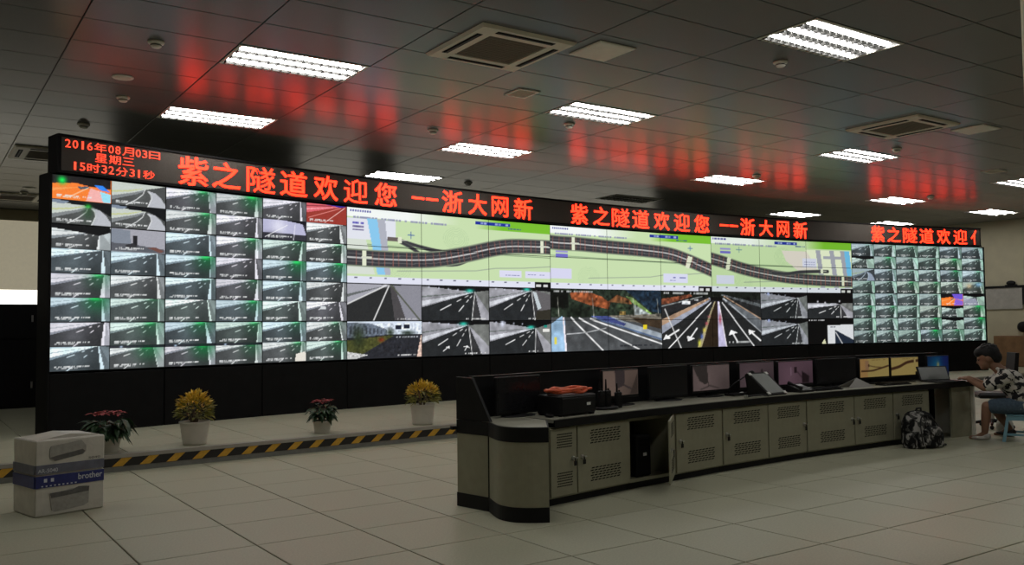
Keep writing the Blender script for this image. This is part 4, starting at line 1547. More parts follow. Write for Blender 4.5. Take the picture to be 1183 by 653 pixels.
SIZE = {'紫': (.47, .43), '之': (.47, .40), '隧': (.50, .41), '道': (.50, .41), '欢': (.47, .41), '迎': (.48, .41), '您': (.47, .41), '浙': (.48, .41), '大': (.45, .40), '网': (.40, .39), '新': (.47, .42)}
ROW = [(1.253, '紫'), (1.590, '之'), (1.965, '隧'), (2.337, '道'), (2.72, '欢'), (3.096, '迎'), (3.487, '您'), (4.43, '浙'), (4.812, '大'), (5.163, '网'), (5.534, '新'),
       (6.487, '紫'), (6.880, '之'), (7.235, '隧'), (7.607, '道'), (8.011, '欢'), (8.402, '迎'), (8.795, '您'), (9.735, '浙'), (10.126, '大'), (10.487, '网'), (10.862, '新'),
       (12.573, '紫'), (12.945, '之'), (13.309, '隧'), (13.685, '道'), (14.077, '欢'), (14.458, '迎')]
for k, ch in ROW:
    led_char(ch, k, 3.900, SIZE[ch][0], SIZE[ch][1], M_LED, 0.004 if ch in '隧迎网' else 0.011)
for k in (3.85, 9.165):
    dash(k, k + 0.17, 3.905)
    dash(k + 0.20, k + 0.37, 3.905)
led_char('亻', 14.77, 3.905, 0.20, 0.40, M_LED, 0.006)


def led_line(txt, k0, k1, zc, h):
    """digits take half a cell, Chinese characters a full one"""
    cells = [0.5 if ch.isdigit() else 1.0 for ch in txt]
    u = (k1 - k0) / sum(cells)
    k = k0
    for ch, c in zip(txt, cells):
        w = u * c * VW
        led_char(ch, k + u * c / 2, zc, w * (0.74 if ch.isdigit() else 0.86) * (0.40 if ch == '1' else 1.0), h * (0.9 if ch.isdigit() else 1.0) if ch not in '三日' else h * 0.88, M_LEDS, 0.0)
        k += u * c


led_line('2016年08月03日', 0.085, 0.935, 4.055, 0.120)
led_line('星期三', 0.335, 0.695, 3.915, 0.120)
led_line('15时32分31秒', 0.145, 0.885, 3.765, 0.120)



# ------------------------------------------------------------------ curved operator console
AC_X, AC_Y, AC_R = 9.3, -19.76, 26.3
DESK_Z = 0.745


def apos(deg, off=0.0):
    t = math.radians(deg)
    return AC_X + (AC_R + off) * math.sin(t), AC_Y + (AC_R + off) * math.cos(t)


def arot(deg):
    return -math.radians(deg)


def arc_poly(d0, d1, o0, o1, n=16):
    a = [apos(d0 + (d1 - d0) * i / n, o0) for i in range(n + 1)]
    b = [apos(d1 + (d0 - d1) * i / n, o1) for i in range(n + 1)]
    return a, b


def ring(poly_a, poly_b, z0, z1):
    """closed strip between two equally long polylines (a forward, b backward)"""
    n = len(poly_a)
    poly = poly_a + poly_b
    N = len(poly)
    vs = [(x, y, z0) for x, y in poly] + [(x, y, z1) for x, y in poly]
    fs = [(i, (i + 1) % N, N + (i + 1) % N, N + i) for i in range(N)]
    for i in range(n - 1):
        fs.append((i, i + 1, N - 2 - i, N - 1 - i))
        fs.append((N + i, N + i + 1, 2 * N - 2 - i, 2 * N - 1 - i))
    return MB().add(vs, fs)


vent_m = MB()
for r in range(6):
    for c in range(8):
        x = -0.155 + c * 0.042 + (r % 2) * 0.012
        z = -0.055 + r * 0.022
        vent_m.add([(x, 0, z), (x + 0.032, 0, z + 0.003), (x + 0.032, 0, z + 0.0125), (x, 0, z + 0.0095),
                    (x, 0.0015, z), (x + 0.032, 0.0015, z + 0.003), (x + 0.032, 0.0015, z + 0.0125), (x, 0.0015, z + 0.0095)],
                   [(0, 1, 2, 3), (0, 4, 5, 1), (1, 5, 6, 2), (2, 6, 7, 3), (3, 7, 4, 0)])
vent_me = vent_m.mesh('vent_slots', M_SLOT)
lock_me = MB().lathe([(0.020, 0.0), (0.020, 0.012), (0.012, 0.016), (0.011, 0.026), (0.004, 0.028)], 12)
lock_v = [(v[0], -v[2], v[1]) for v in lock_me.v]
lock_me.v = lock_v
lock_me.box(-0.004, 0.040, -0.026, -0.018, -0.006, 0.006)
lock_me = lock_me.mesh('lock', M_METAL)
key_me = MB().box(-0.016, 0.016, -0.034, -0.028, -0.062, -0.022).box(-0.004, 0.004, -0.034, -0.026, -0.026, 0.004).mesh('key', M_PLASTIC)


def door(parent, x0, x1, z0, z1, lock_side, y=-0.018, swing=0.0, hinge=None, vents=True):
    """door panel in the unit's local frame; swing opens it about its hinge edge"""
    w = x1 - x0
    hx = x0 if hinge in (None, 'l') else x1
    sgn = 1 if hinge in (None, 'l') else -1
    b = MB()
    if sgn > 0:
        b.box(0.004, w - 0.004, 0, 0.016, z0, z1, 0.004)
    else:
        b.box(-w + 0.004, -0.004, 0, 0.016, z0, z1, 0.004)
    d = obj('door', b.mesh('door', M_CAB), parent, (hx, y, 0), swing)
    cxm = sgn * w / 2
    s = min(1.35, (w * 0.62) / 0.36)
    for zc in (z1 - 0.115, z0 + 0.135):
        v = obj('vent_slots', vent_me, d, (cxm, -0.0012, zc))
        v.scale = (s, 1, 1)
    lx = (0.055 if lock_side == 'l' else w - 0.055)
    lx = lx if sgn > 0 else -w + lx
    obj('lock', lock_me, d, (lx, 0, (z0 + z1) / 2 + 0.02))
    obj('key', key_me, d, (lx, 0, (z0 + z1) / 2 + 0.02))
    return d


def cabinet(d0, d1, label, doors, open_bay=None, end_gap=None):
    """d0..d1 degrees on the arc; doors = list of (fraction from, to, lock side)"""
    p0, p1 = apos(d0), apos(d1)
    w = math.hypot(p1[0] - p0[0], p1[1] - p0[1])
    rz = math.atan2(p1[1] - p0[1], p1[0] - p0[0])
    t = thing('console_cabinet', label, 'cabinet', (p0[0], p0[1], 0), rz, 'steel cabinets under the console')
    D = 0.56
    zb, zt = 0.065, 0.672
    th = 0.015
    bd = MB()
    bd.box(0.003, 0.003 + th, 0.0, D, zb, zt).box(w - 0.003 - th, w - 0.003, 0.0, D, zb, zt)
    bd.box(0.018, w - 0.018, 0.0, D, zb, zb + th).box(0.018, w - 0.018, 0.0, D, zt - th, zt).box(0.018, w - 0.018, D - th, D, zb + th, zt - th)
    bd.box(0.018, w - 0.018, 0.0, 0.02, zt - 0.035, zt - th).box(0.018, w - 0.018, 0.0, 0.02, zb + th, zb + 0.03)
    obj('body', bd.mesh('body', M_CAB), t)
    obj('plinth', MB().box(0.0, w, 0.03, D, 0.0, zb).mesh('plinth', M_DESKBLACK), t)
    for f0, f1, side in doors:
        door(t, w * f0 + 0.004, w * f1 - 0.004, zb + 0.012, zt - 0.012, side)
        if f0 > 0.02 and f0 < 0.98:
            obj('divider', MB().box(w * f0 - 0.012, w * f0 + 0.012, 0.001, D - 0.02, zb + 0.016, zt - 0.016).mesh('divider', M_CAB), t)
    if open_bay:
        f0, f1 = open_bay
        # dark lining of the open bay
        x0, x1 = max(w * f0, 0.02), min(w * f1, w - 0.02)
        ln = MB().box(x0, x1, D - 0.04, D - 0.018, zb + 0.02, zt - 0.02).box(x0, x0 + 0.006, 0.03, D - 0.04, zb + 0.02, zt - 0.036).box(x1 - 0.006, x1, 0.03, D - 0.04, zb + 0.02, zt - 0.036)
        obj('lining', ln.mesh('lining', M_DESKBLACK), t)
        vm = obj('vent_slots', vent_me, t, ((x0 + x1) / 2 + 0.04, D - 0.043, zt - 0.10))
        vm.data = vent_me
    return t, w, rz


cabinet(-10.285, -7.94, 'olive grey steel cabinet next to the rounded console end, two locked doors', [(0.0, 0.32, 'r'), (0.32, 1.0, 'l')])
tB, wB, rB = cabinet(-7.93, -4.77, 'olive grey steel cabinet with its left door standing open', [(0.47, 1.0, 'l')], open_bay=(0.0, 0.47))
door(tB, 0.02, wB * 0.47 - 0.004, 0.077, 0.66, 'l', y=-0.004, swing=math.radians(35), hinge='r')
cabinet(-4.76, -1.50, 'olive grey steel cabinet in the middle of the console, below the intercom panel', [(0.0, 0.52, 'l'), (0.52, 1.0, 'r')])
cabinet(-1.49, 2.21, 'olive grey steel cabinet left of the backpack, locks meeting in the middle', [(0.0, 0.53, 'r'), (0.53, 1.0, 'l')])
cabinet(2.22, 3.86, 'single-door olive grey steel cabinet partly hidden by the camouflage backpack', [(0.0, 1.0, 'l')])

# black tower inside the open cabinet
px, py = apos(-7.25, 0.24)
t = thing('computer_tower', 'black computer tower inside the open console cabinet', 'computer', (px, py, 0.0655 + 0.016), arot(-7.25))
obj('tower_case', MB().box(-0.10, 0.10, -0.16, 0.20, 0.0, 0.40, 0.01).mesh('tower_case', M_PLASTIC), t)
obj('front_panel', MB().box(-0.095, 0.095, -0.172, -0.16, 0.01, 0.39, 0.005).mesh('front_panel', M_DESKBLACK), t)
dr = MB().box(-0.07, 0.07, -0.176, -0.172, 0.30, 0.325).box(-0.07, 0.07, -0.176, -0.172, 0.34, 0.365)
obj('drive_bay', dr.mesh('drive_bay', M_BEZEL), t)
obj('badge', MB().box(-0.02, 0.03, -0.175, -0.172, 0.20, 0.23).mesh('badge', M_LABELW), t)

# knee-hole bay and end support on the right
t = thing('desk_support', 'pale upright support under the worktop end beside the seated person', 'desk support', (*apos(5.9), 0), arot(5.9))
obj('panel', MB().box(-0.40, 0.0, 0.02, 0.055, 0.0, 0.672).mesh('panel', M_CAB), t)
obj('panel_edge', MB().box(0.0, 0.035, -0.02, 0.58, 0.0, 0.672, 0.004).mesh('panel_edge', M_WHITE), t)
obj('rear_board', MB().box(-0.96, -0.01, 0.56, 0.58, 0.02, 0.672).mesh('rear_board', M_DESKBLACK), t)
obj('floor_rail', MB().box(-0.92, -0.41, 0.46, 0.52, 0.0, 0.07, 0.006).mesh('floor_rail', M_CAB), t)
# rounded end unit on the left
END = [(4.022, 6.673), (4.096, 6.282)]
cpts = smooth_path([(4.096, 6.282), (4.045, 6.14), (4.000, 5.975), (4.025, 5.83), (4.115, 5.725), (4.250, 5.645)], 5)
front_end = END[:1] + cpts
close_r = [(4.585, 6.10), (4.585, 6.69)]
t = thing('console_end_unit', 'rounded pale end unit of the console with black plinth and black band', 'end unit', (4.25, 6.2, 0))


def off_poly(d):
    """shrink the end outline a little towards its middle"""
    out = []
    for x, y in front_end + close_r:
        dx, dy = 4.35 - x, 6.25 - y
        s = math.hypot(dx, dy)
        out.append((x + dx / s * d, y + dy / s * d))
    return out


for nm, d, z0, z1, m in (('plinth', 0.0, 0.0, 0.117, M_DESKBLACK), ('body', 0.006, 0.117, 0.626, M_CAB), ('band', 0.0, 0.626, 0.7425, M_DESKBLACK)):
    o = obj(nm, MB().prism(off_poly(d), z0, z1).mesh(nm, m), t)
    rel(o, t)
o = obj('panel_joint', MB().box(4.0955, 4.1035, 6.276, 6.288, 0.117, 0.626).mesh('panel_joint', M_SLOT), t)
rel(o, t)

# worktop: one continuous curved slab from the rounded end to the seated person
fa2, ba2 = arc_poly(-10.25, 6.15, -0.045, 0.60, 22)
t = thing('console_worktop', 'long curved grey worktop with black front edge running over the cabinets', 'worktop', (*apos(-2, 0.3), DESK_Z - 0.03))
o = obj('worktop_slab', ring(fa2, ba2, 0.7135, DESK_Z).mesh('worktop_slab', M_TOP), t)
rel(o, t)
ep = []
for x, y in [(4.05, 6.66)] + cpts[2:] + [(4.575, 6.085), (4.575, 6.66)]:
    dx, dy = 4.35 - x, 6.25 - y
    r = math.hypot(dx, dy)
    ep.append((x + dx / r * 0.022, y + dy / r * 0.022))
endtop = MB().prism(ep, 0.7427, DESK_Z)
o = obj('rounded_end', endtop.mesh('rounded_end', M_TOP), t)
rel(o, t)
fe, be = arc_poly(-10.25, 6.15, -0.060, -0.045, 22)
o = obj('front_edge', ring(fe, be, 0.674, DESK_Z - 0.006).mesh('front_edge', M_DESKBLACK), t)
rel(o, t)
fe, be = arc_poly(-10.20, 6.10, -0.040, 0.58, 22)
o = obj('apron', ring(fe, be, 0.674, 0.7135).mesh('apron', M_DESKBLACK), t)
rel(o, t)

# hutch: black back screen of the console with its raked end cheek
t = thing('console_hutch', 'low black screen along the rear of the console with a raked end cheek', 'screen panel', (*apos(-2, 0.62), DESK_Z))
fh, bh = arc_poly(-11.10, 6.1, 0.555, 0.590, 22)
o = obj('back_screen', ring(fh, bh, DESK_Z + 0.0005, 1.10).mesh('back_screen', M_DESKBLACK), t)
rel(o, t)
fh, bh = arc_poly(-11.10, 6.1, 0.550, 0.595, 22)
o = obj('top_rail', ring(fh, bh, 1.10, 1.112).mesh('top_rail', M_DESKBLACK), t)
rel(o, t)
ck = [(0.0, DESK_Z + 0.0005), (0.0, 1.11), (0.20, 1.105), (0.42, DESK_Z + 0.002), (0.42, DESK_Z + 0.0005)]
ux, uy = (4.096 - 4.022) / 0.398, (6.282 - 6.673) / 0.398
o = obj('end_cheek', MB().prism_axis(ck, 0.0, 0.028, lambda a, b, s: (4.022 + ux * a - uy * s * 1.0, 6.673 + uy * a + ux * s, b)).mesh('end_cheek', M_DESKBLACK), t)
rel(o, t)
o = obj('cable_hook', MB().box(3.975, 4.022, 6.66, 6.70, 0.655, 0.685).mesh('cable_hook', M_DESKBLACK), t)
rel(o, t)

# ------------------------------------------------------------------ desk monitors
def chair_reflection(cv, base, chair, kind):  # reflections of room and chairs painted into the glowing screen colours
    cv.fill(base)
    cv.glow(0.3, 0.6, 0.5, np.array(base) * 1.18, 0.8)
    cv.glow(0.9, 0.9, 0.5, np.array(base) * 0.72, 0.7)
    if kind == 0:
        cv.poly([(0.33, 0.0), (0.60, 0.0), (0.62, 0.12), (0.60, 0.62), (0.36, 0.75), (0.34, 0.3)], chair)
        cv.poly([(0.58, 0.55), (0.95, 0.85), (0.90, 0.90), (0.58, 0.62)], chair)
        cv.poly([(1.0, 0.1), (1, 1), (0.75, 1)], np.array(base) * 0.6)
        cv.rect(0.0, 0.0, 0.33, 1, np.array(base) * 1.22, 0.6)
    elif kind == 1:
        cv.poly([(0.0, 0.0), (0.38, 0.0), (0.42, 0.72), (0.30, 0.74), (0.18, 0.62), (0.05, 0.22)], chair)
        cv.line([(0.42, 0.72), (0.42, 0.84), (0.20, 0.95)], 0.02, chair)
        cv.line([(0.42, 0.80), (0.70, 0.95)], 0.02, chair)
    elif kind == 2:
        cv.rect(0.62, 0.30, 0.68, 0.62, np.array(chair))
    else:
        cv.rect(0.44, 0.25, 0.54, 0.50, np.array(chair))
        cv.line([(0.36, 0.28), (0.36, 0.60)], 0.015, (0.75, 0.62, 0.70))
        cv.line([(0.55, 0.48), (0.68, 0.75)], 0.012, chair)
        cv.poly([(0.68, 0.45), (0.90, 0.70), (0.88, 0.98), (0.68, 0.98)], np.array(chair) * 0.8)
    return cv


def yellow_map(cv, right):
    cv.fill((0.80, 0.70, 0.42))
    if not right:
        cv.rect(0, 0, 0.26, 1, (0.80, 0.62, 0.38))
        cv.rect(0.18, 0.1, 0.30, 0.6, (0.72, 0.55, 0.40))
        cv.line(smooth_path([(0.05, 0.66), (0.4, 0.66), (0.7, 0.55), (1, 0.42)]), 0.045, (0.34, 0.22, 0.14))
        cv.line(smooth_path([(0.28, 0.36), (0.5, 0.45), (0.75, 0.50)]), 0.02, (0.34, 0.22, 0.14))
        cv.rect(0.28, 0.28, 0.33, 0.46, (0.34, 0.22, 0.14))
    else:
        cv.line(smooth_path([(0, 0.62), (0.3, 0.50), (0.6, 0.28), (1, 0.20)]), 0.08, (0.34, 0.22, 0.14))
        cv.rect(0.84, 0.06, 0.90, 0.34, (0.80, 0.70, 0.45))
        cv.rect(0.88, 0.84, 1, 1, (0.1, 0.08, 0.05))
    cv.text(0.3, 0.04, 0.9, 0.09, 5, (0.55, 0.42, 0.2), 12, 0.7)
    return cv


def blue_desktop(cv):
    cv.fill((0.05, 0.16, 0.34))
    cv.glow(0.45, 0.45, 0.55, (0.10, 0.42, 0.58), 0.9)
    cv.glow(0.15, 0.95, 0.4, (0.25, 0.50, 0.55), 0.7)
    cv.glow(0.50, 0.42, 0.10, (0.75, 0.70, 0.45), 0.95, 0.14)
    cv.glow(0.9, 0.2, 0.4, (0.10, 0.14, 0.42), 0.8)
    return cv


PINK = (0.50, 0.40, 0.38)
MONS = [(-10.745, -9.589, 0.80, 1.092, None, 'dark monitor at the rounded left end of the console', 'round'),
        (-7.703, -6.578, 0.845, 1.092, ('c', (0.50, 0.42, 0.38), (0.30, 0.26, 0.26), 0), 'monitor with painted pinkish chair reflection right behind the walkie-talkies', 'round'),
        (-6.153, -4.870, 0.80, 1.098, None, 'dark monitor between the walkie-talkies and the painted pinkish chair reflection', 'round'),
        (-4.655, -3.313, 0.819, 1.090, ('c', (0.50, 0.43, 0.42), (0.27, 0.24, 0.23), 1), 'monitor with a painted pinkish reflection of a grey chair back', 'round'),
        (-2.901, -1.569, 0.819, 1.092, ('c', (0.40, 0.33, 0.35), (0.22, 0.18, 0.18), 2), 'monitor with dim painted pinkish reflection behind the gooseneck microphone', 'round'),
        (-1.366, 0.035, 0.816, 1.085, ('c', (0.46, 0.35, 0.40), (0.20, 0.13, 0.16), 3), 'monitor with painted purple-pink reflection right of the intercom panel', 'round'),
        (0.260, 1.900, 0.816, 1.090, None, 'wide dark monitor left of the yellow road maps', 'round'),
        (2.086, 3.359, 0.835, 1.072, ('y', False), 'monitor with yellow road map, left one of the pair', 'round'),
        (3.477, 4.700, 0.835, 1.070, ('y', True), 'monitor with yellow road map, right one of the pair', 'round'),
        (5.139, 6.10, 0.790, 1.070, ('b',), 'monitor with blue desktop behind the open laptop', 'round')]
for d0, d1, z0, z1, pic, lab, stand in MONS:
    dm = (d0 + d1) / 2
    off = 0.40
    p = apos(dm, off)
    w = (AC_R + off) * math.radians(d1 - d0)
    t = thing('monitor', lab, 'monitor', (p[0], p[1], DESK_Z), arot(dm), 'monitors along the console')
    b = 0.016
    za, zb2 = z0 - DESK_Z, z1 - DESK_Z
    sh = MB().box(-w / 2 - b, w / 2 + b, 0.0, 0.03, za - b - 0.012, zb2 + b * 0.6, 0.005).box(-w / 3, w / 3, 0.03, 0.055, za + 0.03, zb2 - 0.05, 0.01)
    obj('shell', sh.mesh('shell', M_PLASTIC), t)
    if pic is None:
        obj('screen', MB().box(-w / 2, w / 2, -0.002, 0.001, za, zb2).mesh('screen', M_OFFSCREEN), t)
    else:
        cv = Cv(48, 26, w / (zb2 - za))
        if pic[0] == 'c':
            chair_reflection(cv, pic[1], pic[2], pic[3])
        elif pic[0] == 'y':
            yellow_map(cv, pic[1])
        else:
            blue_desktop(cv)
        cv.noise(0.008, 3)
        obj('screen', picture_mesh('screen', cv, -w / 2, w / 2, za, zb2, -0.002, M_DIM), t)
    zlow = za - b - 0.012
    nk = MB().box(-0.045, 0.045, 0.032, 0.058, 0.012, zlow + 0.10, 0.006)
    obj('neck', nk.mesh('neck', M_PLASTIC), t)
    obj('foot', MB().lathe([(0.17, 0.0005), (0.17, 0.006), (0.15, 0.012), (0.03, 0.016)], 24, 0, 0.015, 1.15, 0.62).mesh('foot', M_PLASTIC, True), t)


# ------------------------------------------------------------------ things on the console
def at_desk(px_deg, off):
    p = apos(px_deg, off)
    return (p[0], p[1], DESK_Z)


t = thing('equipment_box', 'black equipment box under the orange cable coil', 'box', at_desk(-9.34, 0.17), arot(-9.4))
obj('case', MB().box(-0.235, 0.235, -0.14, 0.16, 0.012, 0.185, 0.012).mesh('case', M_PLASTIC), t)
for sx in (-0.20, 0.20):
    for sy in (-0.11, 0.13):
        obj('rubber_foot', MB().box(sx - 0.02, sx + 0.02, sy - 0.02, sy + 0.02, 0.0005, 0.013).mesh('rubber_foot', M_BEZEL), t)
obj('front_plate', MB().box(-0.225, 0.225, -0.146, -0.14, 0.03, 0.16, 0.003).mesh('front_plate', M_DESKBLACK), t)
obj('sticker', MB().box(0.10, 0.15, -0.148, -0.146, 0.085, 0.110).mesh('sticker', M_LABELW), t)
coil = []
for i in range(150):
    a = i * 0.21
    r = 0.85 + 0.16 * math.sin(i * 0.37) + 0.05 * math.sin(i * 1.9)
    coil.append((0.235 * r * math.cos(a) - 0.005, 0.13 * r * math.sin(a) + 0.01, 0.020 + 0.022 * (1 + math.sin(i * 0.083 + 0.4)) * 0.6 + 0.006 * math.sin(i * 0.9)))
coil += [(0.24, -0.02, 0.03), (0.30, -0.03, 0.034)]
px, py = apos(-9.34, 0.17)
c = obj('cable_coil', MB().tube(coil, 0.0125, 6).mesh('cable_coil', M_ORANGE, True), None, (px, py, DESK_Z + 0.186), arot(-9.4))
tag(c, 'loosely coiled orange cable lying on the black equipment box', 'cable')
t = thing('computer_mouse', 'small black mouse left of the black equipment box', 'mouse', at_desk(-10.02, 0.10), arot(-9.4))
obj('shell', MB().ball((0, 0, 0.016), 0.032, 0.052, 0.0155).mesh('shell', M_PLASTIC, True), t)
obj('wheel', MB().box(-0.003, 0.003, 0.018, 0.032, 0.024, 0.032).mesh('wheel', M_METAL), t)

# radio charger with three walkie-talkies
RD = -8.05
t = thing('radio_charger', 'black charger tray holding the walkie-talkies', 'charger', at_desk(RD, 0.22), arot(RD))
obj('tray', MB().lathe([(0.14, 0.0005), (0.145, 0.012), (0.135, 0.028), (0.12, 0.03)], 20, 0, 0, 1.0, 0.62).mesh('tray', M_PLASTIC, True), t)
obj('back_wall', MB().box(-0.10, 0.12, 0.05, 0.065, 0.03, 0.07, 0.004).mesh('back_wall', M_PLASTIC), t)
for i, (dx, dy, lab) in enumerate(((-0.075, 0.0, 'black walkie-talkie, leftmost of the three on the charger'), (0.015, 0.0, 'black walkie-talkie in the middle of the charger, tallest antenna'),
                                   (0.175, 0.0, 'black walkie-talkie standing right of the charger'))):
    p = apos(RD, 0.22)
    c, s = math.cos(arot(RD)), math.sin(arot(RD))
    z = DESK_Z + (0.031 if i < 2 else 0.0005)
    h = 0.15 if i < 2 else 0.155
    r = thing('walkie_talkie', lab, 'walkie-talkie', (p[0] + c * dx, p[1] + s * dx, z), arot(RD), 'walkie-talkies on the console')
    obj('body', MB().box(-0.038, 0.038, -0.022, 0.022, 0.0, h, 0.007).mesh('body', M_PLASTIC), r)
    obj('speaker_face', MB().box(-0.030, 0.030, -0.026, -0.022, 0.02, h - 0.03, 0.003).mesh('speaker_face', M_BEZEL), r)
    obj('antenna', MB().tube([(-0.018, 0, h - 0.002), (-0.018, 0, h + 0.04), (-0.018, 0, h + (0.085 if i != 1 else 0.105))], [0.011, 0.009, 0.006], 8).mesh('antenna', M_PLASTIC), r)
    obj('knob', MB().tube([(0.016, 0, h - 0.002), (0.016, 0, h + 0.018)], 0.009, 8).mesh('knob', M_PLASTIC), r)

# gooseneck microphone
t = thing('desk_microphone', 'black gooseneck microphone arching left of the intercom panel', 'microphone', at_desk(-3.33, 0.30), arot(-3.33))
obj('base', MB().box(-0.13, 0.13, -0.07, 0.07, 0.0005, 0.028, 0.008).mesh('base', M_PLASTIC), t)
obj('gooseneck', MB().tube([(-0.10, 0.03, 0.026), (-0.09, 0.03, 0.08), (-0.02, 0.02, 0.13), (0.12, 0.0, 0.19), (0.24, -0.01, 0.235)], 0.007, 6).mesh('gooseneck', M_PLASTIC, True), t)
obj('capsule', MB().ball((0.27, -0.012, 0.245), 0.045, 0.028, 0.024).mesh('capsule', M_BEZEL, True), t)
obj('talk_button', MB().box(0.04, 0.08, -0.04, -0.01, 0.028, 0.036, 0.003).mesh('talk_button', M_LABELW), t)
t = thing('cable_tray', 'small black bracket with bent ends lying on the worktop before the microphone', 'bracket', at_desk(-3.45, -0.01), arot(-3.4))
obj('bar', MB().tube([(-0.17, 0.0, 0.016), (-0.05, 0.0, 0.022), (0.10, 0.0, 0.022), (0.16, -0.01, 0.014)], 0.012, 6).mesh('bar', M_PLASTIC), t)
obj('clip', MB().box(-0.20, -0.16, -0.014, 0.014, 0.0005, 0.034, 0.004).mesh('clip', M_METAL), t)
obj('hook', MB().tube([(0.155, -0.01, 0.014), (0.19, -0.02, 0.006)], 0.008, 6).mesh('hook', M_PLASTIC), t)

# slanted intercom panel with light corners
t = thing('intercom_panel', 'slanted grey-faced intercom panel with silver corner caps', 'intercom', at_desk(-2.58, 0.10), arot(-2.58))
wI = 0.165


def on_slope(s, q, lift):
    """point on the slanted face: s across, q 0..1 up the slope"""
    return (s - 0.14 * q, -0.10 + 0.17 * q - lift * 0.80, 0.016 + 0.235 * q + lift * 0.58)


def slope_plate(name, pts, lift, m):
    n = len(pts)
    return obj(name, MB().add([on_slope(x, q, lift) for x, q in pts] + [on_slope(x, q, lift - 0.010) for x, q in pts],
                              [tuple(range(n)), tuple(range(2 * n - 1, n - 1, -1))] + [(i, n + i, n + (i + 1) % n, (i + 1) % n) for i in range(n)]).mesh(name, m), t)


bodyI = MB()
bodyI.add([on_slope(-wI, 0, 0), on_slope(wI, 0, 0), on_slope(wI, 1, 0), on_slope(-wI, 1, 0),
           (-wI, -0.09, 0.001), (wI, -0.09, 0.001), (wI - 0.14, 0.11, 0.235), (-wI - 0.14, 0.11, 0.235), (wI - 0.08, 0.12, 0.001), (-wI - 0.08, 0.12, 0.001)],
          [(0, 1, 2, 3), (0, 4, 5, 1), (3, 2, 6, 7), (7, 6, 8, 9), (4, 9, 8, 5), (1, 5, 8, 6, 2), (0, 3, 7, 9, 4)])
obj('wedge_body', bodyI.mesh('wedge_body', M_PLASTIC), t)
slope_plate('grey_face', [(-wI + 0.025, 0.06), (wI - 0.025, 0.06), (wI - 0.025, 0.94), (-wI + 0.025, 0.94)], 0.004, M_GREYSCREEN)
for x, q in ((-wI + 0.02, 0.05), (wI - 0.02, 0.05), (-wI + 0.02, 0.95), (wI - 0.02, 0.95)):
    slope_plate('corner_cap', [(x - 0.022, q - 0.05), (x + 0.022, q - 0.05), (x + 0.022, q + 0.05), (x - 0.022, q + 0.05)], 0.008, M_LABELW)
# desk phone beside it
t = thing('desk_phone', 'dark desk phone tucked behind the right side of the intercom panel', 'phone', at_desk(-1.30, 0.13), arot(-1.3))
obj('phone_base', MB().prism_axis([(-0.10, 0.001), (-0.10, 0.025), (0.09, 0.085), (0.10, 0.08), (0.10, 0.001)], -0.13, 0.13, lambda a, b, s: (s, a, b)).mesh('phone_base', M_PLASTIC), t)
obj('handset', MB().tube([(-0.09, -0.09, 0.045), (-0.09, -0.04, 0.066), (-0.09, 0.03, 0.088), (-0.09, 0.09, 0.104)], [0.024, 0.016, 0.016, 0.024], 8).mesh('handset', M_BEZEL, True), t)
obj('display', MB().prism_axis([(0.02, 0.066), (0.02, 0.070), (0.07, 0.086), (0.07, 0.080)], -0.02, 0.10, lambda a, b, s: (s, a, b)).mesh('display', M_GREYSCREEN), t)


def keyboard(deg, off, w, label):
    t = thing('keyboard', label, 'keyboard', at_desk(deg, off), arot(deg), 'keyboards on the console')
    obj('tray', MB().prism_axis([(-0.08, 0.001), (-0.08, 0.012), (0.08, 0.030), (0.08, 0.001)], -w / 2, w / 2, lambda a, b, s: (s, a, b)).mesh('tray', M_PLASTIC), t)
    ks = MB()
    for r in range(5):
        for c in range(14):
            x = -w / 2 + 0.02 + (w - 0.04) * c / 14
            y = -0.068 + r * 0.028
            z = 0.012 + (y + 0.08) * 0.1125
            ks.box(x, x + (w - 0.04) / 14 * 0.82, y, y + 0.023, z, z + 0.010)
    obj('keys', ks.mesh('keys', M_BEZEL), t)


keyboard(-0.30, 0.12, 0.50, 'black keyboard between the desk phone and the clear folder')
keyboard(2.7, 0.12, 0.52, 'black keyboard in front of the yellow map monitors')
t = thing('document_folder', 'translucent grey folder standing half open on the worktop', 'folder', at_desk(1.1, 0.10), arot(1.1))
obj('front_cover', MB().add([(-0.24, -0.02, 0.002), (0.24, -0.06, 0.002), (0.02, 0.04, 0.115), (-0.236, -0.016, 0.002), (0.236, -0.05, 0.002), (0.02, 0.046, 0.115)],
                            [(0, 1, 2), (5, 4, 3), (0, 3, 4, 1), (1, 4, 5, 2), (2, 5, 3, 0)]).mesh('front_cover', M_PAPER), t)
obj('rear_cover', MB().add([(-0.22, 0.16, 0.002), (0.22, 0.14, 0.002), (0.02, 0.047, 0.113), (-0.22, 0.164, 0.002), (0.22, 0.144, 0.002), (0.02, 0.052, 0.115)],
                           [(0, 1, 2), (5, 4, 3), (0, 3, 4, 1), (1, 4, 5, 2), (2, 5, 3, 0)]).mesh('rear_cover', M_PAPER), t)
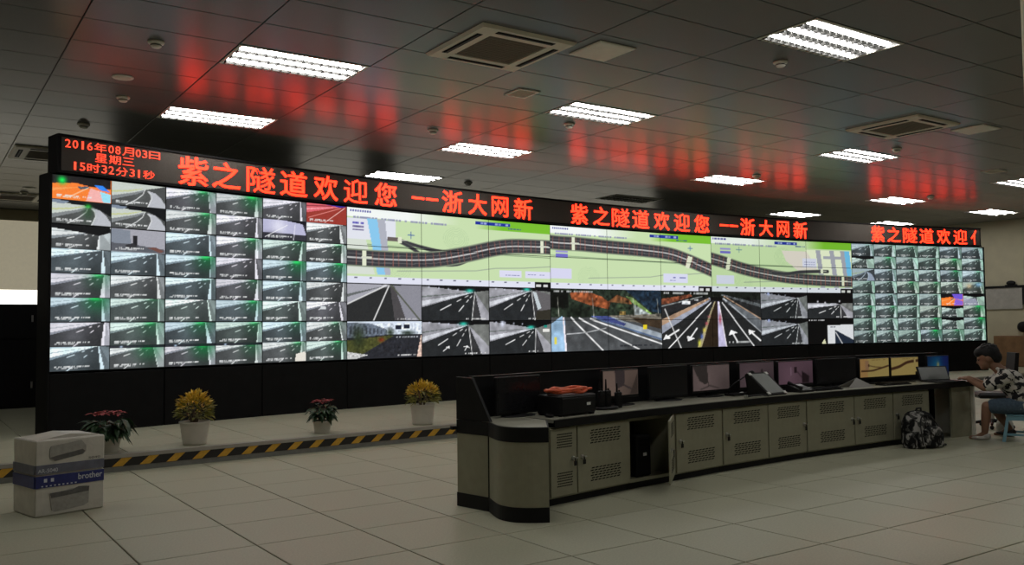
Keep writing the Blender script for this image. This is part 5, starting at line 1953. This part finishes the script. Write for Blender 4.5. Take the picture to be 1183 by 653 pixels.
# laptop in front of the person
t = thing('laptop', 'open dark laptop in front of the seated person', 'laptop', at_desk(4.75, 0.05), arot(4.75) - 0.25)
obj('keyboard_deck', MB().box(-0.24, 0.24, -0.14, 0.14, 0.001, 0.018, 0.005).mesh('keyboard_deck', M_PLASTIC), t)
lid = MB().prism_axis([(0.14, 0.012), (0.215, 0.20), (0.228, 0.195), (0.153, 0.008)], -0.24, 0.24, lambda a, b, s: (s, a, b))
obj('lid', lid.mesh('lid', M_PLASTIC), t)
obj('lid_screen', MB().prism_axis([(0.145, 0.028), (0.2085, 0.188), (0.210, 0.187), (0.147, 0.027)], -0.22, 0.22, lambda a, b, s: (s, a - 0.003, b)).mesh('lid_screen', M_GREYSCREEN), t)
ks = MB()
for r in range(4):
    for c in range(12):
        ks.box(-0.21 + c * 0.035, -0.18 + c * 0.035, -0.04 + r * 0.04, -0.008 + r * 0.04, 0.018, 0.021)
obj('keys', ks.mesh('keys', M_BEZEL), t)


# ------------------------------------------------------------------ potted plants on the platform
def leaf(mb, base, d, length, width, droop, roll=0.0):
    """pointed leaf of six faces, folded along its midrib"""
    d = Vector(d).normalized()
    sidev = d.cross(Vector((0, 0, 1)))
    if sidev.length < 1e-3:
        sidev = Vector((1, 0, 0))
    sidev.normalize()
    up = sidev.cross(d).normalized()
    sidev = (sidev * math.cos(roll) + up * math.sin(roll)).normalized()
    b = Vector(base)
    pts = []
    for s, wf in ((0.0, 0.05), (0.35, 0.9), (0.68, 0.8), (1.0, 0.0)):
        c = b + d * (length * s) + Vector((0, 0, -droop * s * s * length))
        pts.append((c, wf * width * 0.5))
    vs = []
    for c, w in pts[:3]:
        vs += [c - sidev * w + up * w * 0.3, c, c + sidev * w + up * w * 0.3]
    vs.append(pts[3][0])
    fs = [(0, 1, 4, 3), (1, 2, 5, 4), (3, 4, 7, 6), (4, 5, 8, 7), (6, 7, 9), (7, 8, 9)]
    mb.add(vs, fs)


def pot(t, r0, r1, h, ribbed=False):
    prof = [(r0, 0.0), (r0 * 1.02, h * 0.04), (r1 * 0.96, h * 0.86), (r1 * 1.04, h * 0.88), (r1 * 1.06, h), (r1 * 0.95, h), (r1 * 0.90, h * 0.88)]
    if ribbed:
        prof = [(r0, 0.0)]
        for i in range(1, 9):
            q = i / 9
            prof += [(r0 + (r1 - r0) * q + (0.004 if i % 2 else 0.0), h * q)]
        prof += [(r1 * 1.05, h * 0.93), (r1 * 1.05, h), (r1 * 0.94, h), (r1 * 0.90, h * 0.88)]
    obj('pot', MB().lathe(prof, 28).mesh('pot', M_POT, True), t)
    obj('soil', MB().lathe([(r1 * 0.93, h * 0.885), (r1 * 0.6, h * 0.925), (0.01, h * 0.94)], 20).mesh('soil', M_SOIL, True), t)


def plant(loc, label, kind, r0, r1, ph, spread, height, seed):
    g = random.Random(seed)
    t = thing('potted_plant', label, 'plant', (loc[0], loc[1], PLAT + 0.0005), g.uniform(0, 6), 'potted plants on the platform')
    pot(t, r0, r1, ph, kind == 'croton')
    stem = MB()
    fol, top = MB(), MB()
    if kind == 'croton':
        for i in range(11):
            a = g.uniform(0, 6.28)
            r = spread * math.sqrt(g.random()) * 0.75
            tip = (r * math.cos(a), r * math.sin(a), ph + height * g.uniform(0.60, 0.92) * (1 - 0.3 * (r / spread) ** 2))
            stem.tube([(0.2 * tip[0], 0.2 * tip[1], ph * 0.9), (0.6 * tip[0], 0.6 * tip[1], (ph + tip[2]) / 2), tip], [0.008, 0.006, 0.003], 5)
        for i in range(560):
            a = g.uniform(0, 6.28)
            u = g.random()
            el = math.acos(1 - 1.42 * u)
            rr = g.uniform(0.55, 1.0) ** 0.5
            x, y = spread * rr * math.sin(el) * math.cos(a), spread * rr * math.sin(el) * math.sin(a)
            z = ph + height * 0.36 + height * 0.54 * rr * math.cos(el)
            d = (math.cos(a) * math.sin(el) + g.uniform(-.4, .4), math.sin(a) * math.sin(el) + g.uniform(-.4, .4), math.cos(el) * 0.9 + g.uniform(-.1, .5))
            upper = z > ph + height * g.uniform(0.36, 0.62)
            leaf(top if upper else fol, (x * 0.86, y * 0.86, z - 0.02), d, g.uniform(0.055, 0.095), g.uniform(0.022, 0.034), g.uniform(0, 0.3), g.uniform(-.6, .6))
        obj('stems', stem.mesh('stems', M_STEM), t)
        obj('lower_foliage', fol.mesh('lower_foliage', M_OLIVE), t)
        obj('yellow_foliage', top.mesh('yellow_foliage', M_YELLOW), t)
    else:
        for i in range(9):
            a = i * 0.698 + g.uniform(-.2, .2)
            r = spread * g.uniform(0.35, 0.7)
            z = ph + height * g.uniform(0.45, 0.80)
            tip = (r * math.cos(a), r * math.sin(a), z)
            stem.tube([(0.1 * tip[0], 0.1 * tip[1], ph * 0.9), (0.5 * tip[0], 0.5 * tip[1], ph + (z - ph) * 0.55), tip], [0.010, 0.008, 0.005], 5)
            for k in range(11):
                s = g.uniform(0.35, 1.0)
                bx, by, bz = tip[0] * s, tip[1] * s, ph + (z - ph) * s
                b = a + g.uniform(-1.4, 1.4)
                leaf(fol, (bx, by, bz), (math.cos(b), math.sin(b), g.uniform(-0.25, 0.35)), g.uniform(0.11, 0.19) * spread / 0.22, g.uniform(0.06, 0.09) * spread / 0.22, g.uniform(0.2, 0.8), g.uniform(-.3, .3))
            if i % 2 == 0:
                for k in range(7):
                    b = k * 0.9 + g.uniform(-.2, .2)
                    leaf(top, (tip[0] * 0.8, tip[1] * 0.8, ph + height * 0.92 + g.uniform(-.02, .02)), (math.cos(b), math.sin(b), 0.12), g.uniform(0.06, 0.10) * spread / 0.22, 0.045 * spread / 0.22, 0.2)
        obj('stems', stem.mesh('stems', M_STEM), t)
        obj('green_leaves', fol.mesh('green_leaves', M_LEAF), t)
        obj('red_bracts', top.mesh('red_bracts', M_RED), t)
    return t


plant((1.97, 10.80), 'red-topped plant in a white pot half behind the stacked cartons', 'poinsettia', 0.105, 0.135, 0.16, 0.26, 0.30, 11)
plant((2.93, 10.86), 'bushy yellow plant in a white pot near the cartons, left of two yellow ones', 'croton', 0.13, 0.17, 0.275, 0.21, 0.40, 12)
plant((4.57, 10.95), 'small red-flowered plant in a white pot between the two yellow plants', 'poinsettia', 0.095, 0.12, 0.165, 0.21, 0.27, 13)
plant((6.08, 11.00), 'bushy yellow plant in a ribbed white pot left of the console end', 'croton', 0.14, 0.165, 0.285, 0.24, 0.34, 14)
plant((0.42, 10.82), 'dark leafy plant cut off at the left edge of the picture', 'poinsettia', 0.12, 0.15, 0.20, 0.40, 0.34, 15)

# ------------------------------------------------------------------ stacked cartons on the floor
def text_mesh(txt, w, h, m, name, bold=0.0):
    me, co = glyph(txt, bold, m)
    me = me.copy()
    me.name = name
    lo, hi = co.min(0), co.max(0)
    q = np.stack([(co[:, 0] - lo[0]) / (hi[0] - lo[0]) * w, -co[:, 2] * 0.1, (co[:, 1] - lo[1]) / (hi[1] - lo[1]) * h], -1)
    me.vertices.foreach_set('co', q.ravel())
    me.update()
    return me


BX_RZ = math.atan2(0.14, 0.54)


def carton(z, label, upper):
    t = thing('carton', label, 'carton', (0.97, 8.385, z), BX_RZ, 'stacked printer cartons')
    Wc, Dc, Hc2 = 0.575, 0.46, 0.345 if not upper else 0.288
    b = MB().box(0, Wc, 0, Dc, 0.0, Hc2, 0.010)
    b.v = [(x + 0.004 * math.sin(7 * zz + 3 * y), y + 0.004 * math.sin(9 * x + 5 * zz), zz) for x, y, zz in b.v]
    obj('box_body', b.mesh('box_body', M_BOXW), t)
    f = -0.0055
    if not upper:
        z0, z1 = 0.238, 0.336
        obj('printed_band', MB().box(0.006, Wc - 0.004, f, 0.004, z0, z1).box(-0.0055, 0.004, 0.006, Dc - 0.006, z0, z1).mesh('printed_band', M_BOXBLUE), t)
        obj('lettering', text_mesh('brother', 0.205, 0.050, M_BOXTEXT, 'lettering', 0.012), t, (Wc - 0.225, f - 0.002, z0 + 0.036), 0)
        sy = MB()
        for i in range(2):
            sy.box(0.07 + i * 0.055, 0.095 + i * 0.055, f - 0.001, f, z0 + 0.045, z0 + 0.075)
        for i in range(9):
            sy.box(0.05 + i * 0.034, 0.065 + i * 0.034, f - 0.001, f, z0 + 0.008, z0 + 0.018)
        obj('print_marks', sy.mesh('print_marks', M_BOXTEXT), t)
        fc = -0.0045
        pc = [(0.115, 0.185), (0.135, 0.045), (0.16, 0.028), (0.40, 0.045), (0.44, 0.065), (0.445, 0.20), (0.40, 0.195), (0.30, 0.205), (0.20, 0.19)]
        obj('product_picture', MB().prism_axis(pc, fc - 0.001, fc + 0.006, lambda a, b2, s: (a, s, b2)).mesh('product_picture', M_BOXPIC), t)
        pd = [(0.12, 0.186), (0.13, 0.145), (0.44, 0.165), (0.446, 0.205), (0.36, 0.215), (0.30, 0.195)]
        obj('picture_shade', MB().prism_axis(pd, fc - 0.002, fc + 0.006, lambda a, b2, s: (a, s, b2)).mesh('picture_shade', M_BOXPICD), t)
    else:
        z0, z1 = 0.006, 0.082
        obj('printed_band', MB().box(0.006, Wc - 0.004, f, 0.004, z0, z1).box(-0.0055, 0.004, 0.006, Dc - 0.006, z0, z1).mesh('printed_band', M_BOXGREY), t)
        obj('lettering', text_mesh('AR-5040', 0.16, 0.032, M_BOXTEXT, 'lettering', 0.004), t, (0.02, f - 0.002, z0 + 0.012), 0)
        obj('small_print', text_mesh('5040', 0.10, 0.018, M_BOXPICD, 'small_print', 0.0), t, (Wc - 0.14, f - 0.002, z1 + 0.012), 0)
        pc = [(0.115, 0.135), (0.155, 0.105), (0.39, 0.140), (0.415, 0.165), (0.415, 0.215), (0.375, 0.262), (0.125, 0.232), (0.115, 0.21)]
        obj('handle_opening', MB().prism_axis(pc, f, 0.004, lambda a, b2, s: (a, s, b2)).mesh('handle_opening', M_BOXPIC), t)
        pd = [(0.118, 0.138), (0.158, 0.108), (0.385, 0.142), (0.408, 0.166), (0.385, 0.185), (0.17, 0.150)]
        obj('opening_shade', MB().prism_axis(pd, f - 0.001, 0.004, lambda a, b2, s: (a, s, b2)).mesh('opening_shade', M_BOXPICD), t)
        tp = [(0.03, Hc2), (Wc - 0.03, Hc2), (Wc - 0.05, Hc2 + 0.012), (0.30, Hc2 + 0.032), (0.15, Hc2 + 0.012)]
        obj('bulging_lid', MB().prism_axis(tp, 0.05, Dc - 0.05, lambda a, b2, s: (a, s, b2)).mesh('bulging_lid', M_BOXW), t)
    return t


carton(0.0005, 'lower carton of the stack with dark blue brother band and printed device', False)
carton(0.346, 'upper carton of the stack with grey band and cut-out handle picture', True)

# ------------------------------------------------------------------ far left: black cabinets behind the wall line
for i in range(4):
    x = -1.6 + i * 1.25
    lab = ['tall black cabinet at the far left edge', 'tall black cabinet behind the left, second from the edge', 'tall black cabinet just left of the video wall', 'tall black cabinet hidden behind the end of the video wall'][i]
    t = thing('tall_cabinet', lab, 'cabinet', (x, 18.1, PLAT + 0.0005), 0, 'black cabinets behind the hall')
    obj('body', MB().box(0.01, 1.24, 0.02, 0.7, 0.0, 1.86, 0.01).mesh('body', M_BLACK), t)
    for zz0, zz1 in ((0.05, 1.22), (1.24, 1.82)):
        d = obj('door', MB().box(0.03, 1.22, 0.0, 0.02, zz0, zz1, 0.004).mesh('door', M_BLACK), t)
        obj('handle', MB().box(1.10, 1.13, -0.025, -0.001, zz0 + 0.3, zz0 + 0.42).mesh('handle', M_METAL), d)

# ------------------------------------------------------------------ right wall fittings
t = thing('notice_board', 'pale notice panel with dark top rail on the right wall', 'board', (X_R - 0.002, 13.8, 2.25), 0)
obj('panel', MB().box(-0.05, 0.0, -0.60, 0.60, -0.33, 0.33, 0.008).mesh('panel', M_BAG), t)
obj('top_rail', MB().box(-0.09, 0.0, -0.66, 0.66, 0.33, 0.39, 0.008).mesh('top_rail', M_DESKBLACK), t)
obj('side_bracket', MB().box(-0.08, 0.0, -0.66, -0.60, -0.20, 0.33, 0.005).mesh('side_bracket', M_PLASTIC), t)
t = thing('wall_camera', 'small dark device on the rail of the notice panel', 'camera', (X_R - 0.06, 13.52, 2.6405), 0)
obj('body', MB().ball((0, 0, 0.075), 0.05, 0.14, 0.075).mesh('body', M_PLASTIC, True), t)
obj('base', MB().box(-0.03, 0.05, -0.17, 0.17, 0.0, 0.025, 0.004).mesh('base', M_PLASTIC), t)
t = thing('wooden_cabinet', 'brown wooden cupboard against the right wall behind the person', 'cupboard', (X_R - 0.45, 12.0, 0.0005), 0)
t.location = (X_R - 0.47, 12.55, PLAT + 0.0005)
obj('body', MB().box(0.0, 0.45, -0.7, 1.35, 0.0, 0.92, 0.008).mesh('body', M_WOOD), t)
for y0, y1 in ((-0.68, 0.32), (0.34, 1.33)):
    d = obj('door', MB().box(-0.02, -0.001, y0, y1, 0.04, 0.88, 0.005).mesh('door', M_WOOD), t)
    obj('knob', MB().ball((-0.035, y0 + 0.08, 0.5), 0.016, 0.016, 0.016, 8, 6).mesh('knob', M_METAL, True), d)
t = thing('wall_speaker', 'round black object high on the right wall at the picture edge', 'speaker', (X_R - 0.002, 13.20, 1.38), 0)
obj('cone', MB().tube([(-0.16, 0, 0), (-0.12, 0, 0), (-0.02, 0, 0)], [0.10, 0.16, 0.16], 18).mesh('cone', M_PLASTIC, True), t)
obj('mount', MB().box(-0.02, 0.0, -0.05, 0.05, -0.05, 0.05).mesh('mount', M_PLASTIC), t)

# ------------------------------------------------------------------ seated person
PQ = (11.95, 5.78)
PRZ = math.atan2(0.903, -0.43)


def remeshed(name, mb, voxel, m, parent, smooth=6):
    """fuse overlapping limbs into one continuous skin"""
    o = obj(name, mb.mesh(name, m), parent)
    r = o.modifiers.new('fuse', 'REMESH')
    r.mode = 'VOXEL'
    r.voxel_size = voxel
    r.use_smooth_shade = True
    s = o.modifiers.new('soften', 'SMOOTH')
    s.factor = 0.5
    s.iterations = smooth
    bpy.context.view_layer.update()
    dg = bpy.context.evaluated_depsgraph_get()
    me = bpy.data.meshes.new_from_object(o.evaluated_get(dg))
    o.modifiers.clear()
    o.data = me
    me.name = name
    me.materials.clear()
    me.materials.append(m)
    me.polygons.foreach_set('use_smooth', [True] * len(me.polygons))
    return o


def limb(mb, pts, rs, n=12):
    mb.tube(pts, list(rs), n)
    for p, r in zip(pts, rs):
        mb.ball(p, r, r, r, n, 8)


per = thing('person', 'person in a black and white patterned shirt leaning over a laptop on a low stool', 'person', (PQ[0], PQ[1], 0.0), PRZ)
bd = MB()
# trunk
for (t0, z, rx, ry, rz) in ((-0.07, 0.47, 0.155, 0.185, 0.10), (-0.03, 0.58, 0.15, 0.185, 0.12), (0.03, 0.70, 0.155, 0.195, 0.13), (0.10, 0.81, 0.14, 0.20, 0.11)):
    bd.ball((t0, 0, z), rx, ry, rz, 18, 12)
limb(bd, [(0.13, 0, 0.85), (0.21, 0, 0.93), (0.285, 0, 1.01)], [0.085, 0.068, 0.066])
# arms: shoulder, elbow, wrist
ARM = {1: [(0.11, 0.205, 0.825), (0.37, 0.215, 0.685), (0.55, 0.12, 0.790)], -1: [(0.11, -0.205, 0.825), (0.38, -0.20, 0.70), (0.56, -0.09, 0.792)]}
for s, (sh, el, wr) in ARM.items():
    limb(bd, [sh, tuple((a + b) / 2 for a, b in zip(sh, el)), el], [0.070, 0.058, 0.047])
    limb(bd, [el, tuple(a * 0.6 + b * 0.4 for a, b in zip(el, wr)), wr], [0.047, 0.043, 0.031])
    # palm and five fingers resting on the laptop
    fw = (Vector(wr) - Vector(el))
    fw.z = 0
    fw.normalize()
    sd = Vector((-fw.y, fw.x, 0))
    w0 = Vector(wr)
    palm = w0 + fw * 0.045
    bd.ball((palm.x, palm.y, palm.z + 0.002), 0.048, 0.040, 0.020, 12, 8)
    for i, ln in enumerate((0.062, 0.070, 0.066, 0.052)):
        b0 = palm + fw * 0.026 + sd * (i - 1.5) * 0.021
        k1 = b0 + fw * ln * 0.5 + Vector((0, 0, 0.008))
        k2 = b0 + fw * ln + Vector((0, 0, -0.014))
        limb(bd, [tuple(b0), tuple(k1), tuple(k2)], [0.0105, 0.0098, 0.0085], 8)
    th = palm - fw * 0.01 - sd * s * 0.035
    limb(bd, [tuple(th), tuple(th + fw * 0.03 - sd * s * 0.022), tuple(th + fw * 0.055 - sd * s * 0.020 + Vector((0, 0, -0.010)))], [0.012, 0.011, 0.009], 8)
# legs
LEG = {1: [(-0.05, 0.105, 0.46), (0.35, 0.13, 0.44), (0.385, 0.12, 0.085)], -1: [(-0.05, -0.105, 0.46), (0.27, -0.15, 0.40), (0.10, -0.13, 0.13)]}
for s, (hp, kn, an) in LEG.items():
    limb(bd, [hp, tuple((a + b) / 2 for a, b in zip(hp, kn)), kn], [0.098, 0.088, 0.064])
    mid = tuple(a * 0.62 + b * 0.38 for a, b in zip(kn, an))
    limb(bd, [kn, mid, an], [0.062, 0.060, 0.038])
    limb(bd, [an, (an[0] + 0.10, an[1], max(0.035, an[2] - 0.055)), (an[0] + 0.17, an[1], max(0.028, an[2] - 0.07))], [0.036, 0.030, 0.022], 10)
# head, turned down to the screen
HC = Vector((0.315, 0.0, 1.075))
hd = MB()
hd.ball((0, 0, 0.02), 0.128, 0.108, 0.135, 20, 14)
hd.ball((0.055, 0, -0.055), 0.085, 0.080, 0.088, 16, 12)
hd.ball((0.105, 0, -0.105), 0.035, 0.042, 0.030, 10, 8)
hd.tube([(0.118, 0, 0.012), (0.146, 0, -0.030), (0.132, 0, -0.045)], [0.012, 0.018, 0.016], 8)
hd.ball((0.115, 0, 0.018), 0.022, 0.075, 0.014, 12, 6)
hd.ball((0.125, 0, -0.072), 0.018, 0.034, 0.008, 10, 6)
hd.ball((0.123, 0, -0.086), 0.017, 0.030, 0.009, 10, 6)
for s in (1, -1):
    hd.ball((0.0, s * 0.108, -0.02), 0.030, 0.014, 0.042, 10, 8)
tilt = math.radians(20)


def head_pt(v):
    x, y, z = v
    return (HC.x + x * math.cos(tilt) + z * math.sin(tilt), HC.y + y, HC.z - x * math.sin(tilt) + z * math.cos(tilt))


bd.add([head_pt(v) for v in hd.v], hd.f)
remeshed('body', bd, 0.0085, M_SKIN, per, 4)
# eyes and brows
for s in (1, -1):
    c = head_pt((0.119, s * 0.042, -0.002))
    obj('eye', MB().ball(c, 0.010, 0.015, 0.008, 8, 6).mesh('eye', M_HAIR, True), per)
# short black hair
hr = MB()
hr.ball((-0.030, 0, 0.045), 0.128, 0.122, 0.125, 20, 14)
hr.ball((0.045, 0, 0.085), 0.100, 0.105, 0.078, 16, 12)
hr.ball((-0.075, 0, -0.020), 0.085, 0.100, 0.095, 14, 10)
for i in range(40):
    a, b = random.uniform(0, 6.28), random.uniform(0.0, 1.2)
    hr.ball((-0.02 + 0.135 * math.sin(b) * math.cos(a), 0.118 * math.sin(b) * math.sin(a), 0.05 + 0.120 * math.cos(b)), 0.022, 0.022, 0.016, 6, 5)
h2 = MB()
h2.add([head_pt(v) for v in hr.v], hr.f)
remeshed('hair', h2, 0.010, M_HAIR, per, 2)
# loose shirt over trunk and upper arms
shm = MB()
for (t0, z, rx, ry, rz) in ((-0.09, 0.475, 0.185, 0.215, 0.075), (-0.05, 0.58, 0.185, 0.215, 0.13), (0.02, 0.70, 0.185, 0.22, 0.13), (0.09, 0.81, 0.165, 0.22, 0.11), (0.12, 0.86, 0.11, 0.16, 0.07)):
    shm.ball((t0, 0, z), rx, ry, rz, 20, 12)
for s, (sh, el, wr) in ARM.items():
    q = tuple(a * 0.25 + b * 0.75 for a, b in zip(sh, el))
    limb(shm, [sh, tuple((a + b) / 2 for a, b in zip(sh, el)), q], [0.098, 0.088, 0.084])
for i in range(16):
    a = i * 0.393
    shm.ball((-0.10 + 0.17 * math.cos(a), 0.20 * math.sin(a), 0.445), 0.028, 0.028, 0.045, 8, 6)
limb(shm, [(0.14, -0.085, 0.905), (0.215, -0.07, 0.930), (0.235, 0.0, 0.915), (0.215, 0.07, 0.930), (0.14, 0.085, 0.905)], [0.022] * 5, 8)
remeshed('shirt', shm, 0.012, M_SHIRT, per, 4)
# denim shorts
sho = MB()
sho.ball((-0.06, 0, 0.455), 0.165, 0.20, 0.085, 18, 10)
for s, (hp, kn, an) in LEG.items():
    q = tuple(a * 0.22 + b * 0.78 for a, b in zip(hp, kn))
    limb(sho, [hp, tuple((a + b) / 2 for a, b in zip(hp, q)), q], [0.108, 0.106, 0.098])
remeshed('shorts', sho, 0.012, M_DENIM, per, 3)
for s, (hp, kn, an) in LEG.items():
    sm2 = MB()
    z = an[2] - 0.085
    sm2.ball((an[0] + 0.05, an[1], z + 0.030), 0.125, 0.048, 0.030, 14, 8)
    sm2.ball((an[0] - 0.02, an[1], z + 0.050), 0.055, 0.045, 0.045, 12, 8)
    o = remeshed('shoe', sm2, 0.009, M_SHOE if s < 0 else M_BAG, per, 2)

# ------------------------------------------------------------------ low plastic stool under the person
c, s = math.cos(PRZ), math.sin(PRZ)
t = thing('plastic_stool', 'pale blue plastic stool under the seated person', 'stool', (PQ[0] + c * -0.03, PQ[1] + s * -0.03, 0.0005), PRZ)
t.scale = (1, 1, 0.93)
obj('seat', MB().box(-0.165, 0.165, -0.165, 0.165, 0.345, 0.372, 0.012).mesh('seat', M_STOOL), t)
ap = MB().box(-0.160, 0.160, -0.160, -0.148, 0.29, 0.345).box(-0.160, 0.160, 0.148, 0.160, 0.29, 0.345).box(-0.160, -0.148, -0.148, 0.148, 0.29, 0.345).box(0.148, 0.160, -0.148, 0.148, 0.29, 0.345)
obj('apron', ap.mesh('apron', M_STOOL), t)
for sx in (-1, 1):
    for sy in (-1, 1):
        lg = MB()
        a, b = 0.125, 0.175
        top = [(sx * a, sy * a), (sx * (a + 0.035), sy * a), (sx * (a + 0.035), sy * (a + 0.035)), (sx * a, sy * (a + 0.035))]
        bot = [(sx * b, sy * b), (sx * (b + 0.042), sy * b), (sx * (b + 0.042), sy * (b + 0.042)), (sx * b, sy * (b + 0.042))]
        lg.add([(x, y, 0.0) for x, y in bot] + [(x, y, 0.345) for x, y in top], [(0, 1, 2, 3), (4, 5, 6, 7), (0, 1, 5, 4), (1, 2, 6, 5), (2, 3, 7, 6), (3, 0, 4, 7)])
        obj('leg', lg.mesh('leg', M_STOOL), t)
br = MB().box(-0.175, 0.175, -0.190, -0.172, 0.085, 0.115).box(-0.175, 0.175, 0.172, 0.190, 0.085, 0.115).box(-0.190, -0.172, -0.172, 0.172, 0.085, 0.115).box(0.172, 0.190, -0.172, 0.172, 0.085, 0.115)
obj('stretcher', br.mesh('stretcher', M_STOOL), t)

# ------------------------------------------------------------------ camouflage backpack on the floor
t = thing('backpack', 'black and white camouflage backpack on the floor against the console cabinet', 'backpack', (10.47, 6.235, 0.0005), arot(2.6))


def sack(w, d, h, n=28, m=14, lean=0.0, top=0.5):
    mb = MB()
    vs, fs = [], []
    for k in range(m + 1):
        q = k / m
        z = h * (1 - (1 - q) ** 1.25)
        if k == 0:
            sc = 0.94
        else:
            sc = (1 - q ** 4.2) ** top if q < 1 else 0.02
            sc = max(sc, 0.06)
        for i in range(n):
            a = 2 * math.pi * i / n
            ca, sa = math.cos(a), math.sin(a)
            e = 0.62
            x = w / 2 * sc * math.copysign(abs(ca) ** e, ca)
            y = d / 2 * (0.6 * sc + 0.4 * sc * (1 - 0.5 * q)) * math.copysign(abs(sa) ** e, sa) + lean * z
            wob = 1 + 0.03 * math.sin(5 * a + 7 * q) + 0.02 * math.sin(11 * q + 3 * a)
            vs.append((x * wob, y * wob, z))
    for k in range(m):
        for i in range(n):
            j = (i + 1) % n
            fs.append((k * n + i, k * n + j, (k + 1) * n + j, (k + 1) * n + i))
    fs += [tuple(range(n - 1, -1, -1)), tuple(range(m * n, (m + 1) * n))]
    return mb.add(vs, fs)


obj('main_bag', sack(0.50, 0.30, 0.45, lean=0.12).mesh('main_bag', M_PACK, True), t)
pk = sack(0.34, 0.13, 0.25, lean=0.06)
o = obj('front_pocket', pk.mesh('front_pocket', M_PACK, True), t, (0.03, -0.15, 0.015))
o = obj('side_pocket', sack(0.12, 0.16, 0.19).mesh('side_pocket', M_PACK, True), t, (-0.25, -0.02, 0.005))
o = obj('side_pocket', sack(0.12, 0.16, 0.19).mesh('side_pocket', M_PACK, True), t, (0.25, -0.02, 0.005))
obj('grab_handle', MB().tube([(-0.06, 0.03, 0.43), (-0.04, 0.02, 0.475), (0.04, 0.02, 0.475), (0.06, 0.03, 0.43)], 0.012, 6).mesh('grab_handle', M_STRAP, True), t)
zp = []
for i in range(17):
    a = math.pi * i / 16
    zp.append((0.205 * math.cos(a), -0.158 + 0.10 * math.sin(a) ** 1.2, 0.05 + 0.35 * math.sin(a) ** 0.8))
obj('zip', MB().tube(zp, 0.008, 5).mesh('zip', M_STRAP, True), t)
obj('strap', MB().tube([(0.24, -0.06, 0.06), (0.30, -0.12, 0.012), (0.36, -0.10, 0.010), (0.40, -0.06, 0.010)], 0.010, 6).mesh('strap', M_STRAP, True), t)

# white bag under the worktop behind the legs
wb = sack(0.30, 0.22, 0.24, top=0.6)
wb.v = [(x + 0.012 * math.sin(23 * z + 9 * y), y + 0.012 * math.sin(19 * x + 17 * z), z) for x, y, z in wb.v]
t = thing('carrier_bag', 'white carrier bag on the floor behind the seated person\'s legs', 'bag', (12.35, 6.15, 0.0005), 0.4)
obj('bag_body', wb.mesh('bag_body', M_BAG, True), t)
obj('bag_handle', MB().tube([(-0.05, 0, 0.22), (-0.04, 0, 0.30), (0.04, 0, 0.30), (0.05, 0, 0.22)], 0.008, 6).mesh('bag_handle', M_BAG, True), t)

# black office chair behind the person
t = thing('office_chair', 'black office chair mostly hidden behind the seated person', 'chair', (13.11, 6.70, 0.0005), PRZ + 0.3)
obj('seat', MB().box(-0.24, 0.24, -0.25, 0.25, 0.44, 0.52, 0.03).mesh('seat', M_PLASTIC), t)
obj('backrest', MB().prism_axis([(-0.22, 0.56), (-0.28, 1.09), (-0.33, 1.09), (-0.28, 0.56)], -0.19, 0.19, lambda a, b, q: (a, q, b)).mesh('backrest', M_PLASTIC), t)
obj('back_stem', MB().tube([(-0.10, 0, 0.43), (-0.30, 0, 0.46), (-0.30, 0, 0.75)], 0.022, 8).mesh('back_stem', M_PLASTIC), t)
obj('gas_post', MB().tube([(0, 0, 0.10), (0, 0, 0.44)], 0.03, 10).mesh('gas_post', M_METAL), t)
for i in range(5):
    a = i * 2 * math.pi / 5
    lg = MB().tube([(0, 0, 0.11), (0.27 * math.cos(a), 0.27 * math.sin(a), 0.075)], [0.03, 0.018], 8)
    l = obj('base_arm', lg.mesh('base_arm', M_PLASTIC), t)
    obj('castor', MB().ball((0.27 * math.cos(a), 0.27 * math.sin(a), 0.032), 0.03, 0.03, 0.032, 10, 7).mesh('castor', M_PLASTIC, True), l)
